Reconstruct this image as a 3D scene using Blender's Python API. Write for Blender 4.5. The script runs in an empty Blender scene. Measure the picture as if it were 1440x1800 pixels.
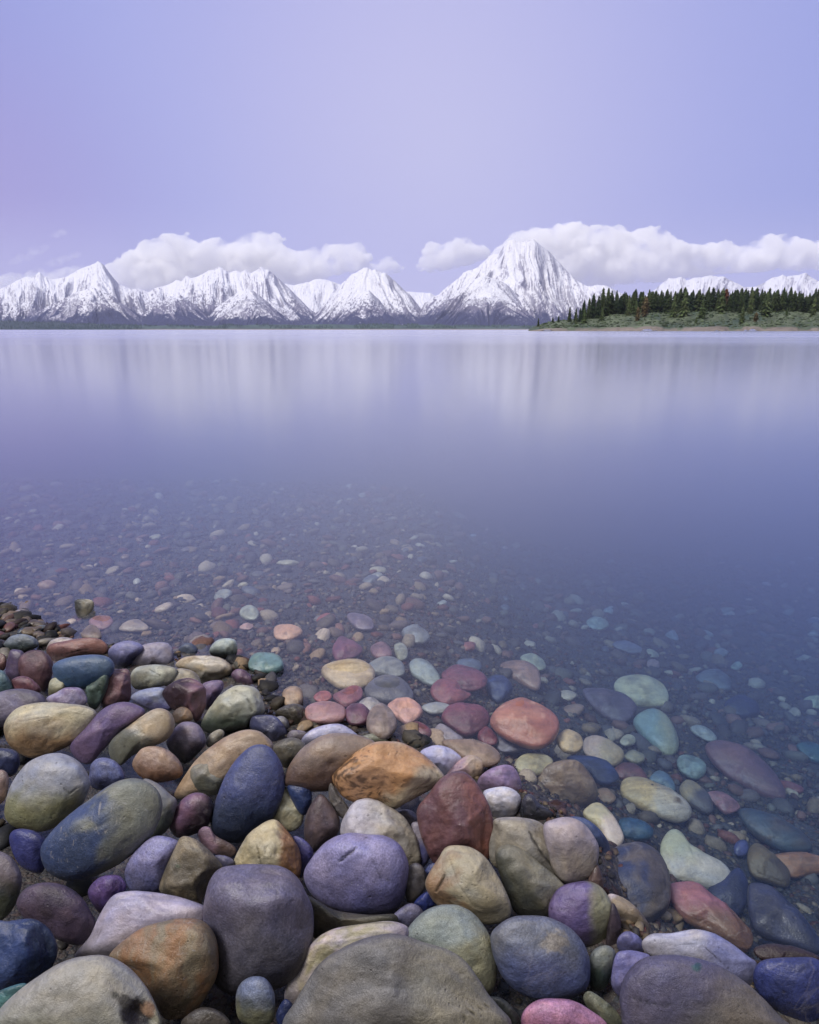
# Stony lake shore at dawn with snowy mountains across the water.  Blender 4.5, self-contained.
import bpy, bmesh, math, random
import numpy as np
from mathutils import Vector, Matrix
R = math.radians
scene = bpy.context.scene
COL = scene.collection
rng = np.random.default_rng(11)
random.seed(11)

# ---------------------------------------------------------------- camera
F = 1152.0                       # focal length in photo pixels (1440 x 1800 photo)
HORIZON = 579.3
CAMZ = 1.0
PITCH = math.atan((900 - HORIZON) / F)
cam_d = bpy.data.cameras.new('camera'); cam = bpy.data.objects.new('camera', cam_d); COL.objects.link(cam)
cam.location = (0, 0, CAMZ); cam.rotation_euler = (math.pi / 2 - PITCH, 0, 0)
cam_d.sensor_fit = 'VERTICAL'; cam_d.angle = 2 * math.atan(900 / F)
cam_d.clip_start = 0.02; cam_d.clip_end = 60000
scene.camera = cam
CR = np.array([1., 0, 0]); CU = np.array([0, math.sin(PITCH), math.cos(PITCH)]); CF = np.array([0, math.cos(PITCH), -math.sin(PITCH)])
CO = np.array([0, 0, CAMZ])
def ray(px, py):
    """unnormalised direction with unit depth along the camera axis"""
    return CF + CR * ((px - 720) / F) + CU * (-(py - 900) / F)
def on_plane(px, py, z=0.0):
    d = ray(px, py); t = (z - CAMZ) / d[2]; return CO + d * t

# ---------------------------------------------------------------- helpers
def lin(c):
    c = np.asarray(c, float) / 255.0
    return np.where(c <= .04045, c / 12.92, ((c + .055) / 1.055) ** 2.4)
_perm = np.random.default_rng(3).permutation(4096); _val = np.random.default_rng(4).uniform(-1, 1, 4096)
def vnoise(p):
    """smooth value noise, p (n,3) -> (n,) in -1..1"""
    p = np.asarray(p, float); i = np.floor(p).astype(np.int64); f = p - i; f = f * f * f * (f * (f * 6 - 15) + 10)
    def h(a, b, c): return _val[_perm[(_perm[(_perm[a & 4095] + b) & 4095] + c) & 4095]]
    x0, y0, z0 = i[:, 0], i[:, 1], i[:, 2]; fx, fy, fz = f[:, 0], f[:, 1], f[:, 2]
    def l(a, b, t): return a + (b - a) * t
    return l(l(l(h(x0, y0, z0), h(x0 + 1, y0, z0), fx), l(h(x0, y0 + 1, z0), h(x0 + 1, y0 + 1, z0), fx), fy),
             l(l(h(x0, y0, z0 + 1), h(x0 + 1, y0, z0 + 1), fx), l(h(x0, y0 + 1, z0 + 1), h(x0 + 1, y0 + 1, z0 + 1), fx), fy), fz)
def fbm(p, oct=4, gain=.5, lac=2.03):
    p = np.asarray(p, float); a = 1.; s = 0.; n = 0.
    for k in range(oct):
        s = s + a * vnoise(p * lac ** k + 17.3 * k); n += a; a *= gain
    return s / n
def ridged(p, oct=4, gain=.5, lac=2.1):
    p = np.asarray(p, float); a = 1.; s = 0.; n = 0.
    for k in range(oct):
        s = s + a * (1 - np.abs(vnoise(p * lac ** k + 9.7 * k)) * 2.0); n += a; a *= gain
    return s / n
def sstep(a, b, x):
    t = np.clip((x - a) / (b - a), 0, 1); return t * t * (3 - 2 * t)
def mesh_np(name, V, Fc, colors=None, mat=None, smooth=True, cname='col', parent=None, link=True):
    V = np.ascontiguousarray(V, np.float32); Fc = np.ascontiguousarray(Fc, np.int32)
    me = bpy.data.meshes.new(name); n, k = Fc.shape
    me.vertices.add(len(V)); me.vertices.foreach_set('co', V.ravel())
    me.loops.add(n * k); me.loops.foreach_set('vertex_index', Fc.ravel())
    me.polygons.add(n); me.polygons.foreach_set('loop_start', np.arange(0, n * k, k, dtype=np.int32))
    try: me.polygons.foreach_set('loop_total', np.full(n, k, np.int32))
    except Exception: pass
    if smooth: me.polygons.foreach_set('use_smooth', np.ones(n, bool))
    me.update(calc_edges=True)
    if colors is not None:
        a = me.color_attributes.new(cname, 'FLOAT_COLOR', 'POINT')
        c4 = np.ones((len(V), 4), np.float32); c4[:, :colors.shape[1]] = colors
        a.data.foreach_set('color', c4.ravel())
    if mat: me.materials.append(mat)
    o = bpy.data.objects.new(name, me)
    if link: COL.objects.link(o)
    if parent is not None: o.parent = parent
    return o
def tag(o, label=None, cat=None, group=None, kind=None):
    if label: o['label'] = label
    if cat: o['category'] = cat
    if group: o['group'] = group
    if kind: o['kind'] = kind
    return o
_ico = {}
def ico(level):
    if level not in _ico:
        bm = bmesh.new(); bmesh.ops.create_icosphere(bm, subdivisions=level, radius=1.0)
        V = np.array([v.co[:] for v in bm.verts]); Fc = np.array([[v.index for v in f.verts] for f in bm.faces]); bm.free()
        _ico[level] = (V, Fc)
    return _ico[level]
def grid_faces(nx, ny):
    i = np.arange(nx - 1)[:, None]; j = np.arange(ny - 1)[None, :]
    a = (i * ny + j).ravel(); return np.stack([a, a + ny, a + ny + 1, a + 1], 1)

# ---------------------------------------------------------------- node helpers
class NT:
    def __init__(s, tree): s.t = tree; tree.nodes.clear()
    def n(s, typ, **kw):
        nd = s.t.nodes.new(typ)
        for k, v in kw.items():
            if k.startswith('i_'):
                nd.inputs[int(k[2:]) if k[2:].isdigit() else k[2:].replace('_', ' ')].default_value = v
            else: setattr(nd, k, v)
        return nd
    def l(s, a, b): s.t.links.new(a, b)
    def math(s, op, a, b=None, clamp=False):
        nd = s.n('ShaderNodeMath', operation=op, use_clamp=clamp)
        for k, v in enumerate((a, b)):
            if v is None: continue
            if isinstance(v, (int, float)): nd.inputs[k].default_value = v
            else: s.l(v, nd.inputs[k])
        return nd.outputs[0]
    def mix(s, fac, a, b, blend='MIX'):
        nd = s.n('ShaderNodeMix', data_type='RGBA', blend_type=blend)
        for sock, v in ((nd.inputs[0], fac), (nd.inputs[6], a), (nd.inputs[7], b)):
            if isinstance(v, (int, float)): sock.default_value = v
            elif isinstance(v, (tuple, list)): sock.default_value = (*v[:3], 1)
            else: s.l(v, sock)
        return nd.outputs[2]
    def ramp(s, fac, stops, interp='LINEAR'):
        nd = s.n('ShaderNodeValToRGB'); cr = nd.color_ramp; cr.interpolation = interp
        while len(cr.elements) < len(stops): cr.elements.new(.5)
        for e, (p, c) in zip(cr.elements, stops):
            e.position = p; e.color = (*c, 1) if isinstance(c, (tuple, list, np.ndarray)) else (c, c, c, 1)
        s.l(fac, nd.inputs[0]); return nd.outputs[0]
    def mapr(s, v, a, b, c=0., d=1., smooth=False):
        nd = s.n('ShaderNodeMapRange', clamp=True, interpolation_type='SMOOTHSTEP' if smooth else 'LINEAR')
        s.l(v, nd.inputs[0])
        for k, x in zip((1, 2, 3, 4), (a, b, c, d)): nd.inputs[k].default_value = x
        return nd.outputs[0]
    def noise(s, vec, scale, detail=4, rough=.55, dist=0.):
        nd = s.n('ShaderNodeTexNoise'); s.l(vec, nd.inputs['Vector'])
        nd.inputs['Scale'].default_value = scale; nd.inputs['Detail'].default_value = detail
        nd.inputs['Roughness'].default_value = rough; nd.inputs['Distortion'].default_value = dist
        return nd.outputs[0]
def new_mat(name):
    m = bpy.data.materials.new(name); m.use_nodes = True; return m, NT(m.node_tree)
def scaled(nt, vec, sx, sy, sz):
    nd = nt.n('ShaderNodeVectorMath', operation='MULTIPLY'); nt.l(vec, nd.inputs[0]); nd.inputs[1].default_value = (sx, sy, sz); return nd.outputs[0]

# ---------------------------------------------------------------- materials
def stone_material(name, speck, rough, streak=False, wet=False):
    """vertex colour 'col' (its colour zones, with crack and some face shade painted in) broken up with grain, pits, dust and bump"""
    m, t = new_mat(name)
    tc = t.n('ShaderNodeTexCoord'); oi = t.n('ShaderNodeObjectInfo')
    off = t.n('ShaderNodeVectorMath', operation='ADD'); t.l(tc.outputs['Object'], off.inputs[0])
    sc = t.n('ShaderNodeVectorMath', operation='SCALE'); t.l(oi.outputs['Random'], sc.inputs['Scale']); sc.inputs[0].default_value = (31, 17, 23)
    t.l(sc.outputs[0], off.inputs[1])
    psc = t.n('ShaderNodeVectorMath', operation='SCALE'); t.l(off.outputs[0], psc.inputs[0]); t.l(t.math('ADD', .6, t.math('MULTIPLY', oi.outputs['Random'], .8)), psc.inputs['Scale']); P = psc.outputs[0]
    rnd2 = t.math('FRACT', t.math('MULTIPLY', oi.outputs['Random'], 7.31)); rnd3 = t.math('FRACT', t.math('MULTIPLY', oi.outputs['Random'], 13.7))
    at = t.n('ShaderNodeAttribute', attribute_name='col'); col = at.outputs['Color']
    big = t.noise(P, 22, 5, .6, .6); mid = t.noise(P, 90, 5, .7); fine = t.noise(P, 420, 3, .75)
    k = t.mapr(big, .25, .75, .8, 1.17)
    c = t.mix(1.0, col, t.ramp(k, [(0, 0.), (1, 1.)]), 'MULTIPLY') if False else None
    mul = t.n('ShaderNodeVectorMath', operation='SCALE'); t.l(col, mul.inputs[0])
    k2 = t.math('MULTIPLY', k, t.mapr(mid, .3, .7, .82, 1.16)); k3 = t.math('MULTIPLY', k2, t.mapr(fine, .3, .7, 1 - speck * .75, 1 + speck * .75))
    t.l(k3, mul.inputs['Scale']); c = mul.outputs[0]
    # bedding: fine parallel layers on some of the stones
    rv = t.n('ShaderNodeVectorRotate', rotation_type='EULER_XYZ'); t.l(P, rv.inputs['Vector']); cx = t.n('ShaderNodeCombineXYZ'); t.l(t.math('MULTIPLY', rnd2, 3.1), cx.inputs[0]); t.l(t.math('MULTIPLY', rnd3, 3.1), cx.inputs[1]); t.l(cx.outputs[0], rv.inputs['Rotation'])
    bed_ = t.noise(scaled(t, rv.outputs[0], 9, 75, 14), 1.0, 4, .6, .5); bfac = t.mapr(rnd2, .35, .9, 0, 1)
    bm_ = t.n('ShaderNodeVectorMath', operation='SCALE'); t.l(c, bm_.inputs[0]); t.l(t.math('ADD', 1.0, t.math('MULTIPLY', bfac, t.mapr(bed_, .3, .7, -.28, .3))), bm_.inputs['Scale']); c = bm_.outputs[0]
    # pale mineral flecks and dark lichen-like specks
    vo = t.n('ShaderNodeTexVoronoi', feature='F1'); t.l(P, vo.inputs['Vector']); vo.inputs['Scale'].default_value = 260 if speck > .3 else 150
    fleck = t.math('MULTIPLY', t.mapr(vo.outputs['Distance'], .05, .25, 1, 0), t.mapr(t.noise(P, 35, 2), .42, .62, 0, 1))
    c = t.mix(t.math('MULTIPLY', fleck, t.math('MULTIPLY', rnd3, .7 * speck + .12)), c, (.42, .40, .44))
    vo2 = t.n('ShaderNodeTexVoronoi', feature='F1'); t.l(P, vo2.inputs['Vector']); vo2.inputs['Scale'].default_value = 75
    dark = t.math('MULTIPLY', t.mapr(vo2.outputs['Distance'], .06, .2, 1, 0), t.mapr(t.noise(P, 18, 2), .5, .62, 0, 1))
    c = t.mix(t.math('MULTIPLY', dark, .5), c, (.045, .04, .042))
    # thin wandering veins on some places
    vn = t.n('ShaderNodeTexNoise'); t.l(P, vn.inputs['Vector']); vn.inputs['Scale'].default_value = 9; vn.inputs['Detail'].default_value = 3; vn.inputs['Distortion'].default_value = 1.2
    vein = t.math('MULTIPLY', t.mapr(t.math('ABSOLUTE', t.math('SUBTRACT', vn.outputs[0], .5)), 0, .011, 1, 0), t.mapr(t.noise(P, 7, 1), .52, .62, 0, 1))
    c = t.mix(t.math('MULTIPLY', vein, t.mapr(rnd2, .3, .8, 0, .2)), c, (.40, .37, .36))
    if streak:
        sv = scaled(t, P, 160, 30, 60); sn = t.noise(sv, 1.0, 3, .6, .8)
        c = t.mix(t.mapr(sn, .62, .72, 0, .4), c, (.42, .38, .33))
        sv2 = scaled(t, P, 30, 170, 70); sn2 = t.noise(sv2, 1.0, 2, .6, .5)
        c = t.mix(t.mapr(sn2, .66, .74, 0, .3), c, (.40, .40, .42))
    hs = t.math('ADD', t.math('ADD', t.math('MULTIPLY', big, .9), t.math('MULTIPLY', mid, .42)), t.math('MULTIPLY', fine, .2))
    hs = t.math('SUBTRACT', hs, t.math('MULTIPLY', dark, .25))
    b = t.n('ShaderNodeBump'); b.inputs['Strength'].default_value = .7; b.inputs['Distance'].default_value = .006; t.l(hs, b.inputs['Height'])
    p = t.n('ShaderNodeBsdfPrincipled'); t.l(c, p.inputs['Base Color']); t.l(b.outputs[0], p.inputs['Normal'])
    t.l(t.mapr(mid, .3, .7, rough - .1, rough + .12), p.inputs['Roughness']); p.inputs['Specular IOR Level'].default_value = .6
    o = t.n('ShaderNodeOutputMaterial'); t.l(p.outputs[0], o.inputs[0]); return m
M = {}
M['smooth'] = stone_material('smooth_stone', .13, .37)
M['speck'] = stone_material('speckled_stone', .48, .45)
M['scratch'] = stone_material('scratched_stone', .3, .44, streak=True)

def attr_material(name, rough=.8, scale=60, bump=.3, dist=.004, amt=.3):
    m, t = new_mat(name); tc = t.n('ShaderNodeTexCoord'); at = t.n('ShaderNodeAttribute', attribute_name='col')
    n1 = t.noise(tc.outputs['Object'], scale, 5, .65)
    mul = t.n('ShaderNodeVectorMath', operation='SCALE'); t.l(at.outputs['Color'], mul.inputs[0]); t.l(t.mapr(n1, .3, .7, 1 - amt, 1 + amt), mul.inputs['Scale'])
    p = t.n('ShaderNodeBsdfPrincipled'); t.l(mul.outputs[0], p.inputs['Base Color']); p.inputs['Roughness'].default_value = rough; p.inputs['Specular IOR Level'].default_value = .25
    b = t.n('ShaderNodeBump'); b.inputs['Strength'].default_value = bump; b.inputs['Distance'].default_value = dist; t.l(n1, b.inputs['Height']); t.l(b.outputs[0], p.inputs['Normal'])
    o = t.n('ShaderNodeOutputMaterial'); t.l(p.outputs[0], o.inputs[0]); return m
M['pebble'] = attr_material('pebble_stone', .6, 120, .3, .003)

# ---------------------------------------------------------------- shore and lake bed
SHORE_PX = [(-700, 1015), (-350, 1035), (-150, 1052), (0, 1072), (60, 1100), (130, 1122), (200, 1135), (300, 1148), (420, 1160), (450, 1200), (480, 1250), (520, 1275),
            (600, 1278), (740, 1310), (800, 1325), (860, 1350), (930, 1400), (1000, 1430), (1060, 1480), (1055, 1550), (1090, 1600),
            (1140, 1640), (1240, 1655), (1330, 1690), (1440, 1690), (1700, 1705), (2300, 1730)]
SHORE = np.array([on_plane(*p)[:2] for p in SHORE_PX])
def shore_dist(x, y):
    """signed distance in plan: + towards the heap (land), - out in the lake"""
    x = np.atleast_1d(np.asarray(x, float)); y = np.atleast_1d(np.asarray(y, float))
    best = np.full(x.shape, 1e9); sgn = np.ones(x.shape)
    for a, b in zip(SHORE[:-1], SHORE[1:]):
        ab = b - a; L = ab @ ab
        t = np.clip(((x - a[0]) * ab[0] + (y - a[1]) * ab[1]) / L, 0, 1)
        dx = x - (a[0] + t * ab[0]); dy = y - (a[1] + t * ab[1]); d = np.hypot(dx, dy)
        cr = ab[0] * (y - a[1]) - ab[1] * (x - a[0])
        m = d < best - 1e-9
        best = np.where(m, d, best); sgn = np.where(m, np.where(cr < 0, 1., -1.), sgn)
    return best * sgn
def bed(x, y):
    """height of the ground sheet"""
    d = shore_dist(x, y); x = np.atleast_1d(x); y = np.atleast_1d(y)
    slope = .11 + .085 * sstep(-.4, 2.0, x); drop = .03 + .25 * sstep(-.15, .85, x)
    w = -np.maximum(-d, 0)
    deep = np.where(w > -4, slope * w, slope * -4 + .12 * (w + 4)); deep = np.maximum(deep - drop * (1 - np.exp(w / .16)), -9)
    land = np.minimum(.17 * np.maximum(d, 0), .17 + .05 * np.maximum(d - 1, 0))
    left = sstep(-.9, -1.5, x)
    return np.where(d > 0, land - .11 * sstep(0, .25, d) * (1 - .85 * left), deep - .004)
def pile(x, y):
    """height at which the centres of the heaped stones sit"""
    d = shore_dist(x, y)
    return np.where(d > 0, np.minimum(.17 * np.maximum(d, 0), .17 + .05 * np.maximum(d - 1, 0)), bed(x, y) + .012)
def ray_hit(px, py, fn, off=0.):
    d = ray(px, py); t = (0 - CAMZ) / d[2]
    for _ in range(40):
        p = CO + d * t; z = float(fn(p[0], p[1])[0]) + off
        t2 = (z - CAMZ) / d[2]; t = t + .5 * (t2 - t)
    return t
WATER = dict(far0=25., far1=120., r0=.15, r1=.08, bump=.03, pow=3.4, abs=(.80, .48, .25), scat=.11, scat_col=(.32, .56, 1.0))
HAZE = 2.8e-5
SUN_E = 3.3
SKY = [(196, 195, 232), (190, 189, 231), (174, 176, 228), (152, 161, 222), (100, 120, 200)]
ZENITH = (.60, .58, .57)
BACKLOW = (.50, .47, .47)
# ---------------------------------------------------------------- traced stones
# crop letter -> (x offset, y offset) ; coordinates are 3x photo pixels inside that crop
CROP = {'A': (0, 940), 'B': (480, 1040), 'C': (960, 1040), 'D': (0, 1360), 'E': (480, 1360), 'F': (960, 1360),
        'G': (240, 1200), 'H': (720, 1200)}
STONES = []
def S(crop, label, pts, c1, c2=None, mode='n', **kw):
    ox, oy = CROP[crop]
    v = [float(t) for t in pts.replace(',', ' ').split()]
    p = [(ox + v[i] / 3, oy + v[i + 1] / 3) for i in range(0, len(v), 2)]
    STONES.append(dict(label=label, pts=p, c1=c1, c2=c2 or tuple(int(.8 * q) for q in c1), mode=mode, wet=False, crop=(ox, oy), **kw))
def W(*a, **kw):                       # a stone lying under water
    S(*a, **kw); STONES[-1]['wet'] = True

# --- back of the heap, left
S('A', "pale pinkish white stone peeking from behind the long reddish-brown stone", "245,610 268,560 320,541 370,545 395,562 370,610 300,630", (196,186,190))
S('A', "long reddish-brown stone with a lengthwise groove, behind the teal stone", "245,625 262,580 330,562 450,543 520,548 560,575 572,610 540,632 430,640 330,668 280,672", (146,98,92), (118,78,80), 'b5', crack=[(290,640,470,600,.05,.05)])
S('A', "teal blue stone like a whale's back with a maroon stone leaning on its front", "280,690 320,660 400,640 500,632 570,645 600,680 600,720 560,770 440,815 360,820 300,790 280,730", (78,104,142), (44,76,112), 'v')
S('A', "rosy maroon dome-shaped stone resting against the teal stone", "395,720 420,690 470,668 520,680 570,712 565,765 500,805 440,815 405,790", (152,98,104), (104,64,70), 'v', zo=830)
S('A', "dark maroon ball-like stone with a shallow dent, left of the teal stone", "95,680 120,630 180,607 240,620 275,660 280,720 262,790 230,830 180,790 110,750", (104,72,82), (78,52,60), dent=[(150,690,.35,.12)])
S('A', "dull purple slab stone squeezed left of the dark maroon ball-like stone", "30,720 50,620 80,605 125,620 130,680 110,760 60,770", (100,84,122))
S('A', "grey-green low boulder behind the dark maroon ball-like stone", "20,575 60,535 120,523 180,540 205,570 195,595 130,614 50,614 25,600", (116,126,140), (62,76,80), 'v', amp=.08)
S('A', "reddish brown stone cut by the left frame edge, above a teal one", "-40,640 0,625 30,640 34,690 10,720 -40,715", (124,88,84))
S('A', "mottled teal stone cut by the left frame edge behind the violet-grey boulder", "-60,730 10,715 50,760 72,815 40,850 -40,870", (82,112,124), (60,86,100))
S('A', "small plum-red stone tucked between two purple boulders at the left", "62,770 110,745 160,755 205,795 212,830 150,850 90,830", (124,78,94))
S('A', "violet-grey smooth boulder at the left frame edge above the big beige one", "-70,880 0,830 80,812 170,820 230,850 242,900 200,960 80,1005 -60,1000", (112,106,138), (96,90,108))
S('A', "small olive-cream block with a flat front below the teal stone", "258,790 275,760 310,752 345,770 348,815 325,850 290,875 258,855", (160,160,136), (92,88,62), 'v', ang=3)
S('A', "pale lilac angular stone below the teal stone", "245,865 300,830 350,806 420,808 452,840 458,885 400,925 300,915", (158,148,184), (132,112,160), ang=5)
S('A', "dark green wedge of stone leaning on a maroon brick-like block", "455,800 500,745 560,715 575,770 545,860 500,925 460,885", (90,112,106), (62,78,72), ang=3)
S('A', "maroon brick-like block with squared corners in the back of the heap", "540,770 562,716 620,708 680,715 690,790 687,872 630,895 560,915 528,880", (122,88,98), (94,68,76), 'n', ang=4, sq=3.0, facet=[(60,.55,.74),(-15,.5,.72)], zo=905)
S('A', "pale grey-cream long stone with a dark chip, right of the maroon brick", "690,740 720,700 800,685 880,690 935,715 910,775 850,800 740,818 695,795", (176,180,170), (150,150,140), crack=[(790,710,850,745,.03,.03)])
S('A', "translucent-looking beige stone under the cream rough-topped stone", "850,785 880,730 950,705 1020,720 1055,760 1050,800 950,815", (176,166,150))
S('A', "cream rough-topped oval stone nearest the waterline at the back", "925,685 975,645 1060,637 1150,645 1210,680 1222,715 1190,750 1090,778 1030,770 960,715", (202,192,176), (160,142,116), 'n', amp=.07)
S('A', "lavender-grey cube-like stone left of the cream rough-topped stone", "685,660 740,590 810,568 880,570 910,600 915,660 890,692 800,697 705,697", (158,152,182), (130,124,150), sq=2.8)
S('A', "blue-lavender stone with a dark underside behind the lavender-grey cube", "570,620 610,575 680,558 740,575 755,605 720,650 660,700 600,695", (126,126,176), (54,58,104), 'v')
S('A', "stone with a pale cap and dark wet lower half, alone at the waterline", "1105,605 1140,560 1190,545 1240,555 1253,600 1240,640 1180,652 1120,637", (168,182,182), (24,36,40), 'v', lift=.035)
S('A', "small slate blue stone in the water left of the half-dark capped stone", "940,610 970,575 1010,572 1040,600 1030,632 970,645", (100,114,146))
S('A', "violet tapered stone behind the dark faceted maroon block", "1060,800 1110,770 1170,770 1178,810 1145,860 1095,925 1065,890", (136,114,154))
S('A', "maroon-violet stone at the water's edge right of the cream rough-topped stone", "1220,740 1250,708 1300,720 1338,770 1330,805 1260,790", (120,88,122), ang=2)
S('A', "pale blue and lilac stone left of the dark faceted maroon block", "690,860 740,820 860,808 890,880 905,925 820,932 740,900", (140,148,182), (100,100,156), 'v')
S('A', "dark maroon faceted block with a left face in dark shade", "858,825 940,765 1020,760 1078,800 1088,860 1080,920 1035,992 1000,935 920,925 880,885", (128,92,108), (60,42,52), 'h-', ang=4, sq=2.6, facet=[(200,.6,.62),(80,.5,.72),(-20,.55,.7)])  # second colour paints the shade of the left face
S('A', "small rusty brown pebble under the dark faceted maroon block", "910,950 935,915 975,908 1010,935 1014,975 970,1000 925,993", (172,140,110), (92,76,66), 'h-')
S('A', "greenish white stone with a scalloped top and dark green belly by the water", "1065,1000 1100,920 1160,850 1240,800 1310,795 1360,820 1395,900 1390,945 1335,975 1310,1015 1220,1040 1120,1050 1075,1030", (176,176,160), (70,80,70), 'v', amp=.09, crack=[(1240,820,1300,850,.04,.06),(1300,850,1330,930,.04,.06)])
S('A', "big beige boulder with an olive cast, largest pale stone at the left", "20,1010 50,950 110,905 220,885 360,890 460,905 512,940 490,1000 420,1080 300,1142 170,1177 80,1135 35,1085", (186,178,154), (152,122,92), 'v', crack=[(100,985,260,960,.015,.02)])
S('A', "long purple stone slanting between the beige boulder and a tan oval", "370,1115 450,1020 530,930 600,890 680,883 762,920 745,965 640,1035 545,1135 480,1205 420,1195", (116,94,142), (100,82,124), 'b40')
S('A', "tan and grey-green slanted oval stone right of the long purple stone", "572,1125 600,1070 690,1000 790,930 850,915 905,945 922,1010 890,1072 820,1112 700,1165 640,1215 590,1185", (176,158,134), (110,112,104), 'd-', crack=[(700,990,800,940,.02,.02)])
S('A', "lilac-topped dark pebble with a waxy sheen below the rusty pebble", "878,1095 930,1010 985,985 1050,1005 1087,1080 1062,1135 980,1205 918,1165", (138,126,150), (62,58,66), 'v', dent=[(960,1060,.3,.1)])
S('A', "small beige flake of stone leaning on the big tan stone", "1085,1090 1110,1050 1160,1025 1185,1050 1145,1100 1100,1120", (162,156,144), ang=3)
S('G', "big tan stone with a smooth flat top behind the deep blue boulder", "200,590 260,480 330,390 430,310 520,262 600,248 670,270 722,340 660,430 520,530 390,580 260,615", (176,152,128), (146,120,98))
S('G', "pinkish-brown pebble with a broken front edge, by the tan slanted oval", "-22,430 0,380 40,342 120,337 200,380 244,450 230,500 130,527 50,512 0,475", (174,146,130), (124,88,70), 'v', ang=2)
S('A', "sparkling blue-lavender pebble behind the grey-lavender boulder", "475,1235 500,1190 550,1175 610,1195 652,1250 650,1295 560,1345 480,1325", (112,120,172), (84,90,140), 'n', sp=1)
S('A', "navy stone at the left frame edge below the big beige boulder", "-50,1140 30,1125 95,1150 102,1220 60,1275 -50,1260", (52,60,100))
S('D', "grey-lavender egg-shaped boulder with a dark squiggle, left side of heap", "22,210 40,110 80,20 150,-60 240,-100 330,-105 420,-60 470,20 472,75 430,165 340,252 230,302 120,292 50,262", (158,162,182), (136,136,104), 'v', crack=[(330,75,365,105,.03,.03),(365,105,405,75,.02,.03),(155,150,170,135,.02,.02)])
S('D', "pinkish stone cut by the left frame edge beside the grey-lavender egg", "-60,20 0,-20 40,0 46,60 20,145 -60,175", (154,128,124))

# --- middle of the heap
S('G', "small pale quartz stone behind the blue-grey stone at the water's edge", "725,190 770,176 802,205 803,245 770,262 735,235", (168,166,182))
S('G', "blue-grey stone with a lilac left end at the water's edge", "598,230 610,180 660,170 740,182 790,250 785,295 730,328 690,300 620,258", (86,88,130), (70,74,112), ang=4)
S('G', "rough dark brown lump standing at the waterline", "733,165 770,130 830,108 882,130 892,190 865,240 800,250 775,205", (96,90,82), (64,60,56), amp=.12, sp=1)
S('G', "grey-brown domed stone behind the deep blue boulder", "718,345 760,305 820,288 870,305 895,345 855,405 790,450 740,405", (118,112,102), (92,88,80))
S('G', "small mauve-pink pebble between the blue-grey stone and the white lilac one", "795,290 810,255 860,250 905,270 890,305 830,308", (146,134,150))
S('G', "white-lilac smooth stone half hidden behind the big brown boulder", "868,305 920,250 1000,222 1080,220 1150,260 1165,290 1050,315 920,335", (188,188,228), (160,158,200))
S('G', "olive-white stone tip showing between the brown boulder and the water", "1165,295 1240,268 1300,285 1325,312 1250,340 1190,332", (158,162,146))
S('G', "big brown boulder with a soft crease, behind the orange one", "778,515 810,430 880,340 980,280 1080,265 1200,285 1265,335 1180,430 1080,500 1030,565 940,575 860,565 790,545", (146,126,114), (104,82,74), 'v', dent=[(1030,430,.2,.12)])
S('B', "bright orange boulder with a cream crumbly lower edge in the middle of the heap", "308,985 350,920 430,850 520,800 600,790 680,800 760,840 840,900 900,970 890,1005 800,1062 700,1112 635,1148 580,1125 500,1115 420,1105 350,1065", (196,146,100), (208,192,166), 'o', amp=.05)
S('G', "small navy stone between the deep blue boulder and the mauve cone", "795,555 830,530 890,533 922,570 922,640 885,700 840,660", (40,62,120))
S('G', "cream wedge-shaped stone wedged right of the deep blue boulder", "715,715 745,620 760,555 800,552 860,590 887,650 872,745 820,785 750,765", (188,184,160), (160,152,126), ang=2, zo=640)
S('G', "deep blue egg-shaped boulder standing upright in the middle of the heap", "388,720 410,640 470,490 530,400 610,335 690,335 750,400 782,490 772,600 720,720 640,775 560,838 480,838 410,795", (72,82,136), (44,56,88), 'v', sp=1)
S('G', "smooth grey-green pebble leaning on the left of the deep blue boulder", "283,480 300,440 370,420 440,435 485,465 462,535 420,592 350,592 300,555", (138,134,124), (100,102,94), 'v', zo=1425)
S('G', "dark mauve rounded stone below the smooth grey-green pebble", "168,745 200,670 260,600 330,580 390,610 402,680 372,765 290,805 210,815", (114,82,112), (58,44,58), 'd')
S('G', "small lilac shell-shaped stone in a gap below the deep blue boulder", "323,805 345,765 385,763 420,808 500,850 527,885 500,920 420,908 360,868", (146,114,136), (112,92,92), 'h', zo=1502)
S('G', "dark mauve cone-shaped stone pointing up left of the lavender twin boulders", "883,785 900,680 950,600 980,590 1020,630 1072,720 1062,795 1000,855 930,895 895,845", (106,90,98), (80,68,76))
S('G', "grey crystalline shard below the orange boulder", "1013,560 1030,530 1070,590 1122,670 1102,715 1050,690 1020,625", (112,106,106), ang=4, sp=1)
S('E', "pale grey-lavender boulder behind the purple cracked boulder", "353,290 370,230 420,160 480,135 540,140 620,180 700,240 760,340 782,420 772,475 700,515 560,510 420,410 360,335", (184,180,198), (170,162,152), 'h', amp=.06)
S('E', "small grey pebble between the pale boulder and the maroon pyramid", "645,210 690,188 740,200 764,235 742,268 690,270", (146,136,140))
S('E', "thin lavender stone standing right of the pale grey-lavender boulder", "728,275 770,255 820,290 850,360 832,435 790,495 755,430", (142,136,160), (94,94,152), 'v')
S('E', "round dark grey pebble right of the purple cracked boulder", "695,520 740,473 780,480 810,530 802,605 755,668 705,668", (102,98,106))
S('E', "purple boulder with one dark slit crack across its top", "163,530 200,450 280,360 380,315 480,318 590,330 670,380 712,470 707,570 682,665 620,735 500,758 380,740 260,685 190,615", (146,140,192), (100,98,152), 'v', crack=[(355,470,440,395,.035,.09),(485,345,500,338,.02,.03),(530,470,575,580,.015,.02)], sp=1, hi=1)
S('B', "white-lavender disc-like stone behind the orange boulder's right end", "775,855 830,815 890,812 950,835 998,882 965,935 920,985 850,935", (190,190,230), (170,168,214))
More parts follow.
